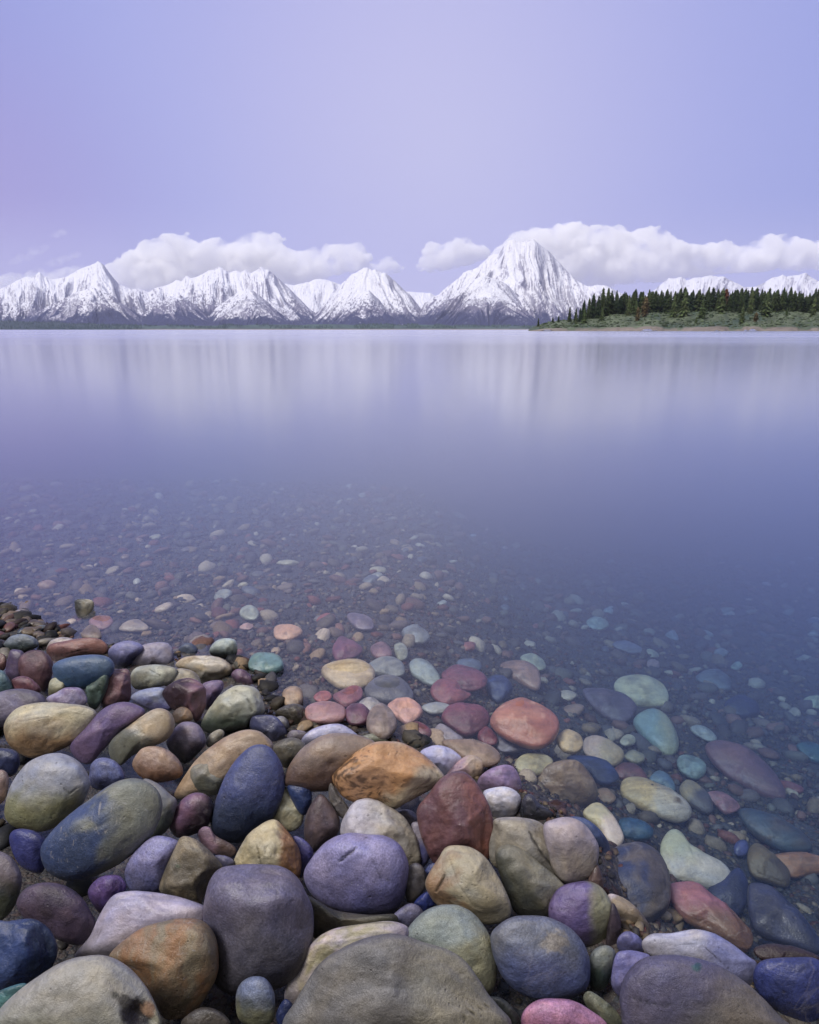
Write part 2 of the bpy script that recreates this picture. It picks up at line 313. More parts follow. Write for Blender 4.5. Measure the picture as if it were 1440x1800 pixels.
S('B', "pinkish block of stone with a beige broken end, behind the maroon pyramid", "915,970 960,910 1020,865 1080,870 1113,905 1106,960 1070,1005 980,1000", (172,140,160), (184,162,146), 'h', ang=5)
S('H', "tan many-sided flat stone at the water's edge with a clean straight rim", "622,545 680,490 720,440 800,410 890,415 960,490 992,570 982,622 910,667 820,662 740,652 680,622 640,582", (190,164,136), (156,130,108), 'n', ang=3, hi=1)
S('H', "lilac purple lumpy stone right of the maroon pyramid", "358,525 400,470 480,435 540,440 577,490 592,560 562,605 470,622 390,575", (154,128,172), (132,112,150), ang=2)
S('H', "white quartz disc beside the maroon pyramid", "388,582 430,555 500,548 560,570 587,620 577,682 540,718 460,718 420,665", (204,202,222), (180,178,196), amp=.07)
S('H', "dark navy triangular stone with sharp edges by the tan flat stone", "583,692 600,610 640,588 690,640 762,690 742,732 690,752 620,725", (66,66,82), (46,50,66), ang=6)
S('H', "maroon pyramid-shaped boulder with a lit reddish right face", "38,690 90,600 170,500 260,465 330,500 390,590 430,680 444,770 432,870 412,935 300,1005 180,1005 90,885", (112,76,84), (146,94,90), 'hx', ang=4, hi=1, facet=[(-8,.50,.70),(165,.62,.80)])  # second colour paints the light falling on the right face
S('H', "blue stone rim showing behind the lavender-grey round stone in the water", "838,715 920,715 1000,770 1052,850 1052,912 1000,945 930,910 870,810", (64,84,138), (44,62,108))
S('H', "lavender-grey round stone with a fine vein, at the water's edge", "705,755 760,720 840,708 920,745 985,830 1000,900 972,1002 900,1053 820,1063 755,985 725,885", (174,162,176), (152,142,136), 'v')
S('H', "grey-beige creased boulder right of the maroon pyramid", "418,865 440,770 450,720 540,708 650,720 720,760 782,850 805,950 810,1045 700,1060 560,1010 440,965", (154,148,140), (114,110,102), 'v', crack=[(630,790,700,910,.06,.07),(700,910,790,990,.05,.06)])
S('H', "small dark brown stone in shade under the lavender-grey round stone", "943,1035 990,960 1022,1050 1012,1100 950,1090", (98,78,78))
S('H', "olive-grey bulging stone in front of the grey-beige creased boulder", "453,925 470,870 530,853 600,880 700,960 790,1040 825,1095 760,1160 745,1225 640,1235 560,1215 500,1090", (134,132,122), (84,86,80), 'd-', dent=[(530,960,.25,.1)], zo=1612)
S('H', "beige boulder with a black slit and fine brown cracks, right of centre", "83,1062 100,1010 150,930 190,870 250,857 330,870 400,920 460,1010 512,1110 537,1202 500,1255 400,1275 260,1235 150,1175 100,1115", (178,168,144), (156,116,82), 'e', crack=[(140,1100,185,1020,.04,.12),(210,920,260,1060,.012,.02),(260,1060,350,1190,.012,.02)], hi=1, zo=1625)

# --- right end of the heap
S('F', "olive-brown stone with a white band at the right waterline", "325,640 400,650 480,710 540,790 547,842 510,872 440,838 360,765", (152,136,118), (200,186,200), 'e')
S('F', "dark thin stone pressed against the half-purple half-olive stone", "315,900 345,690 385,740 397,830 382,922 340,935", (78,66,82))
S('F', "round stone half purple and half olive at the right of the heap", "13,705 60,610 150,573 240,570 310,620 352,720 342,822 300,892 200,922 100,885 30,805", (106,90,146), (156,154,124), 'hx', zo=1672)
S('F', "small blue-lavender stone between the banded stone and the white flat one", "375,875 420,830 480,850 517,900 507,942 450,955 385,935", (128,128,194))
S('F', "blue-lavender pointed stone behind the big dark violet-grey boulder", "343,1105 365,960 420,930 500,940 550,968 490,1040 430,1110 390,1175", (134,132,200), (110,110,180))
S('F', "flat white-lavender stone with a dark crack at the lower right", "508,885 560,845 660,840 780,820 880,840 970,890 1060,960 1112,1005 1097,1105 1000,1125 850,1065 700,1020 560,970 518,935", (178,176,196), (134,138,190), 'h', crack=[(840,920,960,1025,.02,.035),(640,905,800,900,.012,.015)], hi=1)
S('F', "grey-green small stone standing left of the blue-lavender pointed stone", "213,1012 250,930 310,905 355,925 367,970 342,1065 310,1135 250,1145 220,1085", (120,128,128), (58,74,72), 'v')
S('E', "blue-grey round boulder with one pale patch, lower right", "1148,862 1190,800 1270,755 1370,748 1460,760 1560,810 1640,900 1672,1000 1662,1112 1600,1172 1480,1203 1340,1175 1230,1095 1170,985", (106,112,134), (84,96,146), 'v', sp=1, spot=[(1480,890,.22,(132,126,124))])
S('F', "deep navy stone cut by the right frame edge at the bottom", "1093,1065 1120,1000 1180,975 1300,968 1420,975 1490,1040 1500,1150 1490,1285 1400,1355 1300,1310 1200,1240 1120,1170", (46,58,124), (36,46,98), sp=1)
S('F', "green-grey narrow stone between the pink stone and the dark boulder", "195,1185 225,1145 290,1180 370,1250 405,1325 330,1340 240,1260", (116,120,104))
S('F', "big dark violet-grey boulder with a small green pit, bottom right", "388,1155 420,1060 500,980 620,955 760,965 900,1005 1040,1090 1150,1190 1235,1285 1290,1345 1200,1460 900,1510 600,1460 420,1355 393,1255", (92,88,120), (112,106,106), 'd', sp=1, hi=1, spot=[(795,1030,.05,(40,78,92))], crack=[(440,1180,640,1230,.02,.03),(640,1230,660,1200,.02,.03)])
S('E', "pink stone at the bottom edge of the photo", "1308,1305 1340,1230 1410,1190 1500,1185 1590,1200 1680,1250 1765,1325 1740,1405 1550,1425 1350,1405", (184,126,170), (150,90,130), 'v', sp=1)

# --- front of the heap
S('E', "green-grey egg-shaped boulder with a rough yellowish patch, right of the slab", "697,855 740,780 810,720 900,692 990,700 1070,750 1140,850 1183,970 1178,1085 1140,1170 1040,1185 900,1110 780,1010 708,925", (136,148,150), (158,156,128), 'd', sp=1, dent=[(1065,1010,.12,.08)])
S('E', "largest grey slab-like boulder at the bottom centre with a crack", "45,1335 110,1210 180,1100 260,990 360,925 480,870 600,848 700,860 800,895 920,930 1010,990 1080,1080 1130,1160 1190,1230 1255,1315 1200,1430 900,1510 500,1510 150,1460", (116,114,116), (132,128,118), 'hx', sp=1, hi=1, amp=.035, crack=[(930,1320,1000,1270,.022,.05),(1000,1270,1110,1225,.018,.04),(540,1130,760,1140,.010,.016)], facet=[(35,.72,.80),(150,.80,.86)])
S('E', "cream and lavender stone curving behind the largest grey slab", "57,1175 90,1060 160,950 240,860 330,815 460,795 580,780 660,785 713,815 700,880 600,940 430,1000 300,1080 200,1160 130,1215 80,1230", (190,178,200), (172,164,132), 'n', amp=.05)
S('E', "small blue-grey speckled pebble above the green-grey egg", "618,775 660,720 720,683 772,700 793,742 745,798 690,825", (112,110,146), (86,84,116), sp=1)
S('E', "small navy stone in the gap under the beige slit boulder", "738,695 780,640 830,620 855,685 825,740 770,740", (36,52,126))
S('E', "tiny navy stone wedged beside the round dark grey pebble", "796,525 830,475 865,480 850,550 812,570", (44,60,130))
S('E', "brown-green stone in deep shade under the purple cracked boulder", "150,640 220,660 330,720 520,745 640,740 640,800 420,880 230,870 170,780", (92,86,72), (70,68,58))
S('G', "pale tan stone with a brown right side and a cracked face, centre left", "508,965 540,880 600,790 680,735 740,728 800,790 852,870 867,950 852,1035 780,1090 640,1095 540,1030", (186,174,142), (138,98,62), 'hx', ang=3, amp=.05, crack=[(640,860,660,960,.025,.03)])
S('G', "blue-violet stone peeking right of the pale tan stone", "825,815 880,825 932,890 895,985 860,1030 840,910", (96,94,158))
S('G', "brown pitted angular stone left of the big dark violet-grey block", "123,1095 150,990 200,880 240,813 310,825 380,880 452,965 430,1000 390,1060 355,1135 320,1185 200,1135", (138,126,106), (100,92,78), 'n', ang=5, sp=1, spot=[(220,970,.09,(66,74,56)),(410,985,.035,(30,28,28)),(300,880,.02,(50,45,40)),(265,870,.02,(50,45,40))])
S('G', "lavender-blue frosted stone behind the brown pitted stone", "-62,1005 -30,920 30,850 110,808 210,830 225,870 180,970 135,1090 60,1118 -30,1098", (130,128,182), (94,96,146), 'v', sp=1)
S('G', "small blue-white stone tip above the big dark violet-grey block", "405,920 440,908 500,925 515,960 460,985 420,960", (132,130,172))
S('D', "grey-green stone behind the right end of the dark blue-green oval", "755,30 830,50 900,110 932,150 905,265 845,330 780,340 790,150", (132,132,136), (94,100,94), 'v')
S('D', "big blue-green oval boulder with fine scratches, left side of heap", "213,402 260,320 360,220 480,130 600,50 700,25 790,50 847,120 853,210 802,325 700,425 580,505 440,562 330,562 240,505", (124,128,120), (62,80,124), 'dx', hi=1, crack=[(520,290,640,190,.006,.008),(560,240,680,270,.006,.008)], scr=1)
S('D', "indigo stone at the lower left of the blue-green oval", "48,342 70,300 130,290 200,310 245,362 245,455 215,525 120,495 70,425", (56,62,132), (44,48,104))
S('D', "dark purple speckled stone at the left, above the navy one", "88,692 130,610 220,575 330,585 420,640 482,730 503,802 452,885 390,905 260,855 150,785", (90,74,100), (74,62,82), sp=1)
S('D', "small violet rough stone between the speckled purple and lavender stones", "463,622 520,550 590,533 640,545 667,600 625,668 545,735 500,705", (96,70,140), (80,58,114), ang=4, sp=1)
S('D', "grey stone with a green underside cut by the left frame edge", "-90,420 0,410 70,450 112,530 107,622 60,725 -20,785 -100,720", (118,108,120), (84,90,78), 'v')
S('D', "deep navy boulder with two faces cut by the left frame edge", "-90,810 60,775 180,768 262,820 303,920 283,1005 220,1085 100,1138 -90,1160", (50,70,122), (34,50,84), 'hx', ang=2, facet=[(150,.75,.72),(10,.5,.7)])
S('D', "white-lavender slab stone behind the brown egg-shaped stone", "390,970 470,860 530,740 590,650 660,622 780,623 920,645 1020,675 1083,710 1090,800 980,870 820,930 650,985 520,995", (174,166,198), (146,140,160), 'v', crack=[(895,730,905,775,.02,.03),(500,900,540,830,.02,.02)], hi=1)
S('G', "big dark violet-grey square-shouldered boulder left of centre at the front", "353,1185 380,1060 430,990 520,963 640,958 760,968 845,1020 895,1110 925,1200 925,1355 885,1505 780,1595 600,1645 450,1625 370,1485 353,1305", (104,98,126), (82,80,96), 'v', sp=1, sq=2.5, hi=1)
S('D', "small blue pebble with a pale greenish waist, bottom left of centre", "1243,1185 1265,1110 1320,1073 1390,1073 1438,1130 1453,1222 1432,1315 1340,1335 1260,1295", (112,124,160), (110,112,92), 'v', sp=1)
S('D', "brown egg-shaped stone with amber streaks, lower left", "577,962 640,890 760,810 880,775 1000,763 1082,785 1132,850 1153,950 1143,1072 1082,1185 1010,1265 920,1298 860,1285 800,1185 720,1065 620,1005", (136,124,104), (158,110,70), 'b75', hi=1, scr=1)
S('D', "big pale green-grey boulder with a dark broken pit, bottom left corner", "-80,1340 0,1240 90,1150 200,1068 340,988 470,958 580,965 680,1020 760,1110 822,1230 855,1335 800,1460 500,1510 100,1490", (164,162,160), (146,146,120), 'v', hi=1, dent=[(720,1270,.22,.16),(790,1300,.1,.1)], spot=[(715,1265,.19,(44,38,38)),(785,1235,.09,(168,132,106)),(600,1170,.06,(100,98,90)),(640,1200,.08,(84,80,74))])
S('D', "teal stone cut by the left frame edge above the pale green-grey boulder", "-60,1180 60,1120 142,1108 120,1180 40,1235 -40,1255", (72,124,136))
S('D', "grey-brown stone tip at the bottom edge beside the brown egg", "955,1315 1020,1250 1090,1230 1170,1260 1215,1325 1150,1410 1000,1395", (90,84,80))
S('E', "small navy stone at the bottom edge left of the largest grey slab", "15,1275 60,1190 105,1220 95,1295 40,1340", (32,48,104))
S('E', "dark grey-green stone under the right flank of the largest grey slab", "1135,1185 1200,1180 1270,1240 1305,1315 1240,1350 1180,1270", (66,70,70))

# --- under water
W('B', "cream oval stone under shallow water, largest pale one near the heap", "253,415 300,380 400,362 480,370 537,420 522,482 440,512 350,502 280,458", (190,184,160), (160,152,130), 'b10')
W('B', "grey-green striped stone under water touching the cream oval's right end", "500,390 570,350 640,350 692,390 682,442 590,445 530,432", (134,150,164), (108,124,140), 'b20')
W('B', "dark slate oval stone under water below the grey-green striped one", "483,520 540,460 610,445 690,470 737,530 722,572 620,588 520,572", (96,108,132))
W('B', "pale blue-green slanted oval stone under water right of the slate one", "718,382 750,355 810,368 862,420 880,470 832,492 770,462 730,432", (140,166,180))
W('B', "maroon slab stone under water touching another red stone below it", "888,442 930,400 990,388 1080,420 1130,460 1112,502 1040,522 940,502", (126,70,94), ang=3)
W('B', "notched red stone under water in front of the maroon slab", "828,522 860,475 930,463 980,490 1000,530 1047,545 990,582 920,597 860,572", (140,82,100), ang=3)
W('B', "dark red loaf-shaped stone under water, nearest the white-lavender disc", "888,672 920,610 1010,593 1100,610 1144,660 1122,712 1030,757 950,722", (124,66,88), (96,52,74), 'v')
W('B', "big brick-red oval stone with white flecks under water", "1143,682 1190,610 1290,570 1390,590 1470,640 1512,700 1482,772 1400,814 1290,792 1190,742", (156,102,94), (170,124,112), 'n', spot=[(1370,610,.1,(196,160,150)),(1200,640,.1,(190,150,140)),(1330,720,.08,(186,146,136)),(1420,690,.07,(190,150,140)),(1260,700,.06,(186,146,136))])
W('B', "pale pink heart-shaped stone under water", "603,602 650,570 720,568 782,610 782,652 720,697 680,682 630,642", (200,162,164), ang=2)
W('B', "grey upright oval stone under water left of the pale pink one", "498,662 530,610 580,595 632,640 652,702 612,762 550,768 498,722", (142,136,144))
W('B', "long rosy stone under water left of two purple-grey ones", "168,622 220,590 310,586 382,620 372,672 290,692 190,677", (166,134,152), (150,120,140), 'b10')
W('B', "round mauve stone under water between the rosy and the grey oval", "378,642 410,600 470,598 512,640 492,692 410,697", (108,76,110))
W('B', "pale blue stone peeking out under water above the grey upright oval", "448,602 490,563 540,568 572,602 545,640 500,640", (156,166,186))
W('B', "rose-red lumpy stone under water right of a smaller bright red one", "316,548 370,520 420,500 467,510 467,562 390,607 340,582", (146,92,110))
W('B', "small bright red stone under water beside the rose-red lumpy one", "213,557 250,527 300,533 307,567 250,582", (166,96,104))
W('B', "cream stone with a tan stripe under water by the rough dark brown lump", "48,562 60,520 100,503 150,518 157,572 120,612 70,602", (172,156,142))
W('B', "angular mauve-red stone under water behind the cream oval", "313,302 350,243 400,255 472,300 442,342 360,364 325,352", (120,76,108), ang=5)
W('B', "reddish tan stone under water right of the angular mauve-red one", "513,302 550,270 600,278 630,330 602,352 540,347", (136,108,126))
W('B', "small pale green upright stone under water right of the reddish tan one", "638,287 680,273 712,310 702,352 660,357", (156,172,168))
W('B', "grey-green angular stone under water, farther out in the middle", "678,212 740,173 800,200 827,240 792,272 720,262", (130,146,162), ang=4)
W('B', "peach coloured oval stone under water at the middle left", "8,192 50,177 120,183 157,215 112,247 40,254 8,237", (196,162,142))
W('B', "violet-grey flat stone under water, farthest large one in the middle", "388,125 450,116 522,150 522,197 440,192", (118,112,142))
W('B', "long grey-brown stone just under the water behind the pinkish block", "888,792 980,783 1080,788 1170,830 1200,882 1150,917 1060,907 960,855", (142,130,128))
W('B', "pale grey wedge stone under water below the dark red loaf", "843,742 880,698 940,730 1002,777 960,802 880,782", (140,144,168), ang=3)
W('B', "pale blue thin flat stone under water below the notched red stone", "783,607 860,583 937,605 900,637 830,642", (156,172,190))
W('B', "small dark red stone under water beside the pale pink heart", "718,702 770,688 832,730 822,762 740,744", (114,60,78))
W('B', "small red stone under water between the red loaf and brick-red oval", "1078,762 1120,708 1182,770 1172,807 1110,802", (124,66,84), ang=3)
W('B', "blue-grey tapering stone under water below the brick-red oval", "1173,802 1210,758 1290,780 1370,805 1352,832 1220,847", (118,124,154), ang=3)
W('B', "tan pear-shaped stone under water above the brick-red oval", "1198,392 1240,368 1340,373 1402,420 1410,492 1380,517 1290,472 1220,427", (168,136,126), ang=2)
W('B', "pale yellow-green oval stone under water behind the tan pear-shaped one", "1303,347 1360,328 1422,358 1437,402 1390,417 1330,384", (178,192,178))
W('B', "blue-grey stone under water behind the maroon slab", "968,372 1030,353 1092,373 1097,412 1040,430 990,410", (98,118,152))
W('B', "dark indigo stone under water between the maroon slab and tan pear", "1118,472 1180,438 1242,468 1262,522 1190,582 1130,532", (46,66,118))
W('C', "big pale cream oval stone under water, brightest one at the right", "356,502 380,460 450,443 540,453 612,490 643,540 632,592 560,607 460,592 390,552", (198,202,172))
W('C', "dull brown slab under water left of the bright cream oval", "188,522 260,513 350,528 430,558 477,620 422,688 330,672 240,602", (100,92,118))
W('C', "teal and pale green tapering stone under water below the bright cream oval", "458,682 510,635 580,623 642,668 692,760 692,832 640,860 560,812 500,752", (122,160,170), (156,170,150), 'h')
W('C', "round pale yellow stone under water near the tan flat stone", "53,782 85,740 130,733 187,770 192,822 150,847 90,837", (184,178,152))
W('C', "pale pink-cream stone with a white face under water right of the yellow one", "193,822 205,773 260,763 330,788 402,840 407,882 350,917 270,897 215,862", (188,172,168), (176,166,140), 'h', ang=3)
W('C', "small pale green stone under water right of the pale pink-cream one", "388,792 420,756 467,768 467,802 420,814", (184,188,170))
W('C', "small olive stone under water right of the pale pink-cream one", "413,872 450,838 512,858 517,892 470,907", (156,156,134))
W('C', "long dusky rose leaf-shaped stone under water at the right", "833,812 880,785 960,793 1060,828 1150,898 1222,988 1257,1072 1220,1092 1120,1062 1000,1002 900,922 850,862", (122,90,102), (104,80,98), 'n', hi=1)
W('C', "grey-green glassy stone under water left of the dusky rose leaf shape", "688,902 710,868 780,873 842,915 837,962 790,987 720,957", (124,156,164), ang=4)
W('C', "cream and grey long oval stone with brown specks under water at the right", "388,1032 410,988 480,980 580,1008 680,1063 752,1128 760,1182 700,1212 600,1187 480,1132 410,1087", (186,172,130), (176,174,166), 'h', spot=[(690,1130,.1,(110,96,70)),(555,1050,.02,(40,40,40))])
W('C', "dark red-brown stone under water behind the cream and grey long oval", "353,942 400,908 470,913 522,958 525,1000 430,995 370,975", (120,76,80))
W('C', "olive wedge-topped stone under water right of the cream and grey oval", "703,1032 740,995 800,1018 862,1078 880,1152 840,1168 760,1122 715,1082", (148,140,114), (90,90,100), 'd')
W('C', "rose-grey stone under water right of the olive wedge-topped one", "848,1062 920,1058 990,1098 1022,1142 950,1172 890,1122", (158,114,132))
W('C', "pale blue angular stone under water above the cream and grey oval", "543,992 590,946 650,973 682,1030 672,1062 600,1020", (98,134,164), ang=4)
W('C', "dark navy flat slab under water behind the tan flat stone", "98,882 200,868 320,898 382,970 362,1005 280,1010 210,960", (44,64,116))
W('H', "pale yellow oval stone under water touching the tan flat stone", "553,432 590,388 660,375 730,388 757,422 705,475 620,492 570,467", (178,182,154))
W('H', "thin pale green stone with a white ridge standing in the water by the heap", "913,682 960,638 1010,638 1070,698 1122,790 1127,832 1090,862 1040,832 990,762 930,712", (176,180,154), (200,196,198), 'd')
W('F', "pale green banana-shaped stone just under the water at the right", "598,402 620,328 665,293 710,313 760,380 850,440 940,490 980,550 962,587 890,607 780,582 680,552 620,482", (174,190,176), (184,190,196), 'v', hi=1)
W('F', "rough pink and maroon slanted stone under water at lower right", "638,592 690,570 780,573 850,618 930,688 1020,768 1087,850 1062,922 980,902 860,832 740,772 660,682", (156,104,126), (112,86,74), 'v', ang=3, amp=.07, lift=-.04)
W('F', "dark blue boulder with golden veining under water at lower right", "278,522 330,420 420,373 520,378 612,450 653,560 642,682 540,752 420,742 320,652", (44,62,108), (84,84,90), 'n', lift=-.07, flat=.85)
W('F', "slate blue leaf-shaped flat stone under water near the right edge", "1058,602 1110,578 1200,608 1290,688 1380,788 1443,890 1422,942 1300,902 1150,852 1080,782", (58,68,104))
W('F', "dark green-grey long boulder under water near the right edge", "1008,192 1080,183 1190,218 1320,288 1392,360 1382,402 1250,402 1130,342 1050,272", (64,86,108), (84,80,80))
W('F', "olive-brown wedge stone under water beside an orange one", "1058,442 1090,368 1140,378 1220,448 1282,520 1272,592 1180,572 1090,532", (118,106,76), (90,80,62), 'd', ang=3)
W('F', "orange-brown flat stone under water at the right frame edge", "1180,440 1290,418 1400,428 1490,460 1490,512 1380,532 1300,547 1230,490", (156,112,76))
W('F', "very dark brown stone deep under water behind the deep navy stone", "1095,925 1200,900 1350,928 1450,980 1320,1000 1150,985", (50,38,46))
W('F', "indigo stone under water between the banana shape and the slate leaf shape", "850,620 930,560 1010,500 1060,560 1062,682 980,762 900,712", (52,62,108))
W('F', "teal blue flat stone under water left of the banana-shaped one", "388,242 470,238 562,290 542,342 430,342 388,302", (38,90,134))
W('F', "small bright indigo stone under water behind the olive-brown wedge", "988,392 1020,353 1062,363 1062,422 1010,432", (78,88,156))
W('A', "teal boxy stone under water right of the half-dark capped stone", "1308,682 1340,633 1420,628 1480,650 1492,702 1420,727 1330,712", (104,152,170), sq=2.6)
W('A', "small pale mint stone under water above the half-dark capped stone", "1263,412 1290,378 1335,378 1367,410 1347,447 1290,442", (158,178,174))
W('A', "pale grey-green stone under water farther out at the left middle", "1128,332 1160,293 1215,293 1222,317 1170,347", (146,162,168))
W('A', "cream low stone with pointed ends at the water surface, left", "623,492 680,455 730,448 787,490 750,507 660,507", (160,158,154))
W('A', "brown-pink stone breaking the water at the left", "468,457 520,428 580,433 600,465 560,497 500,492", (142,110,122))
W('A', "grey stone at the waterline behind the long reddish-brown stone", "428,532 455,490 490,478 527,505 532,545 470,552", (132,126,136))
W('A', "dark jagged rock with a white top sticking out of the water", "393,352 430,338 490,348 492,392 450,432 410,427", (60,66,70), (150,156,152), 'h', ang=5, lift=.02, flat=.0)
W('A', "small pink flat stone under water at the middle left", "1263,487 1300,466 1337,478 1320,499 1280,499", (184,156,162))
W('A', "pale flat stone in the shallows near the left edge", "68,412 110,395 162,408 142,430 90,432", (158,158,172))
W('C', "white-green oval stone under water at the right, farther out", "213,162 250,136 310,148 332,180 290,202 235,192", (178,198,192))
W('C', "long grey stone under water right of the white-green oval", "348,277 400,258 470,278 517,315 450,327 380,302", (120,126,154))
W('C', "small peach stone under water above the bright cream oval", "528,377 560,358 597,373 592,402 545,402", (160,136,142))
W('C', "small mint stone under water at the far right", "973,397 1010,370 1037,390 1012,414", (156,178,174))
W('C', "pale yellow stone under water cut by the right frame edge", "1353,582 1390,553 1480,558 1490,602 1420,617", (176,184,154))
W('C', "grey-green wide stone under water above the dusky rose leaf shape", "788,462 840,418 920,418 977,470 962,522 870,505", (98,114,132))
W('C', "small pale triangular stone under water at the right", "628,227 670,203 697,240 692,260 650,247", (146,158,172), ang=3)
W('C', "pale wedge stone under water above the grey-green glassy one", "758,722 800,703 860,728 902,775 870,792 800,762", (156,172,180), ang=3)
W('C', "small cream stone under water far out at the right", "888,312 930,300 962,320 940,342 895,337", (154,162,168))
W('C', "teal stone deep under water at the right frame edge", "1318,812 1400,798 1490,848 1490,902 1400,892", (42,100,118))
W('C', "dark blue stone deep under water right of the bright cream oval", "938,602 1010,548 1102,578 1122,642 1030,662", (32,48,88))
# ---------------------------------------------------------------- building the traced stones
K_DRY = np.array([.84, .83, .78]); K_WET = np.array([.86, .74, .60])
def albedo(c, wet):
    a = lin(c); l = a.mean(); return (l + (a - l) * (.84 if wet else .84)) * (K_WET if wet else K_DRY)
def catmull(P, n=14):
    P = np.array(P); N = len(P); out = []
    for i in range(N):
        a, b, c, d = P[i - 1], P[i], P[(i + 1) % N], P[(i + 2) % N]
        t = np.linspace(0, 1, n, endpoint=False)[:, None]
        out.append(.5 * ((2 * b) + (c - a) * t + (2 * a - 5 * b + 4 * c - d) * t ** 2 + (3 * b - a - 3 * c + d) * t ** 3))
    return np.concatenate(out)
def poly_centroid(P):
    x, y = P[:, 0], P[:, 1]; x1, y1 = np.roll(x, -1), np.roll(y, -1); c = x * y1 - x1 * y; A = c.sum() / 2
    return np.array([((x + x1) * c).sum() / (6 * A), ((y + y1) * c).sum() / (6 * A)]), abs(A)
for s in STONES:
    Q = catmull(s['pts']); c, A = poly_centroid(Q); s['c'] = c; s['A'] = A; s['Q'] = Q
    D = (Q - c) * np.array([1, -1]); s['th'] = np.arctan2(D[:, 1], D[:, 0]); s['rr'] = np.hypot(D[:, 0], D[:, 1])
    ev = np.sqrt(np.linalg.eigvalsh(np.cov(D.T)) * 2); s['minor'], s['major'] = ev
    s['z'] = s.get('zo', Q[:, 1].max()); s['bb'] = (*Q.min(0), *Q.max(0))
    fn = bed if s['wet'] else pile
    s['t'] = ray_hit(*c, fn, s.get('lift', 0.) + (.014 + .6 * s['minor'] * .0016 if s['wet'] else 0.0))
STONES.sort(key=lambda s: s['z'])
def inside_frac(a, b):
    """how much of b's bounding box lies over a (quick overlap test)"""
    x0 = max(a['bb'][0], b['bb'][0]); x1 = min(a['bb'][2], b['bb'][2]); y0 = max(a['bb'][1], b['bb'][1]); y1 = min(a['bb'][3], b['bb'][3])
    return max(0, x1 - x0 - 6) * max(0, y1 - y0 - 6)
for i, s in enumerate(STONES):           # a stone lying in front of another one rests nearer to the photographer
    for q in STONES[:i]:
        if inside_frac(s, q) > 0 and (not s['wet'] or q['wet']):
            gap = (.16 if s['wet'] else .42) * min(s['minor'], q['minor']) / F * q['t']
            if s['t'] > q['t'] - gap: s['t'] = q['t'] - gap
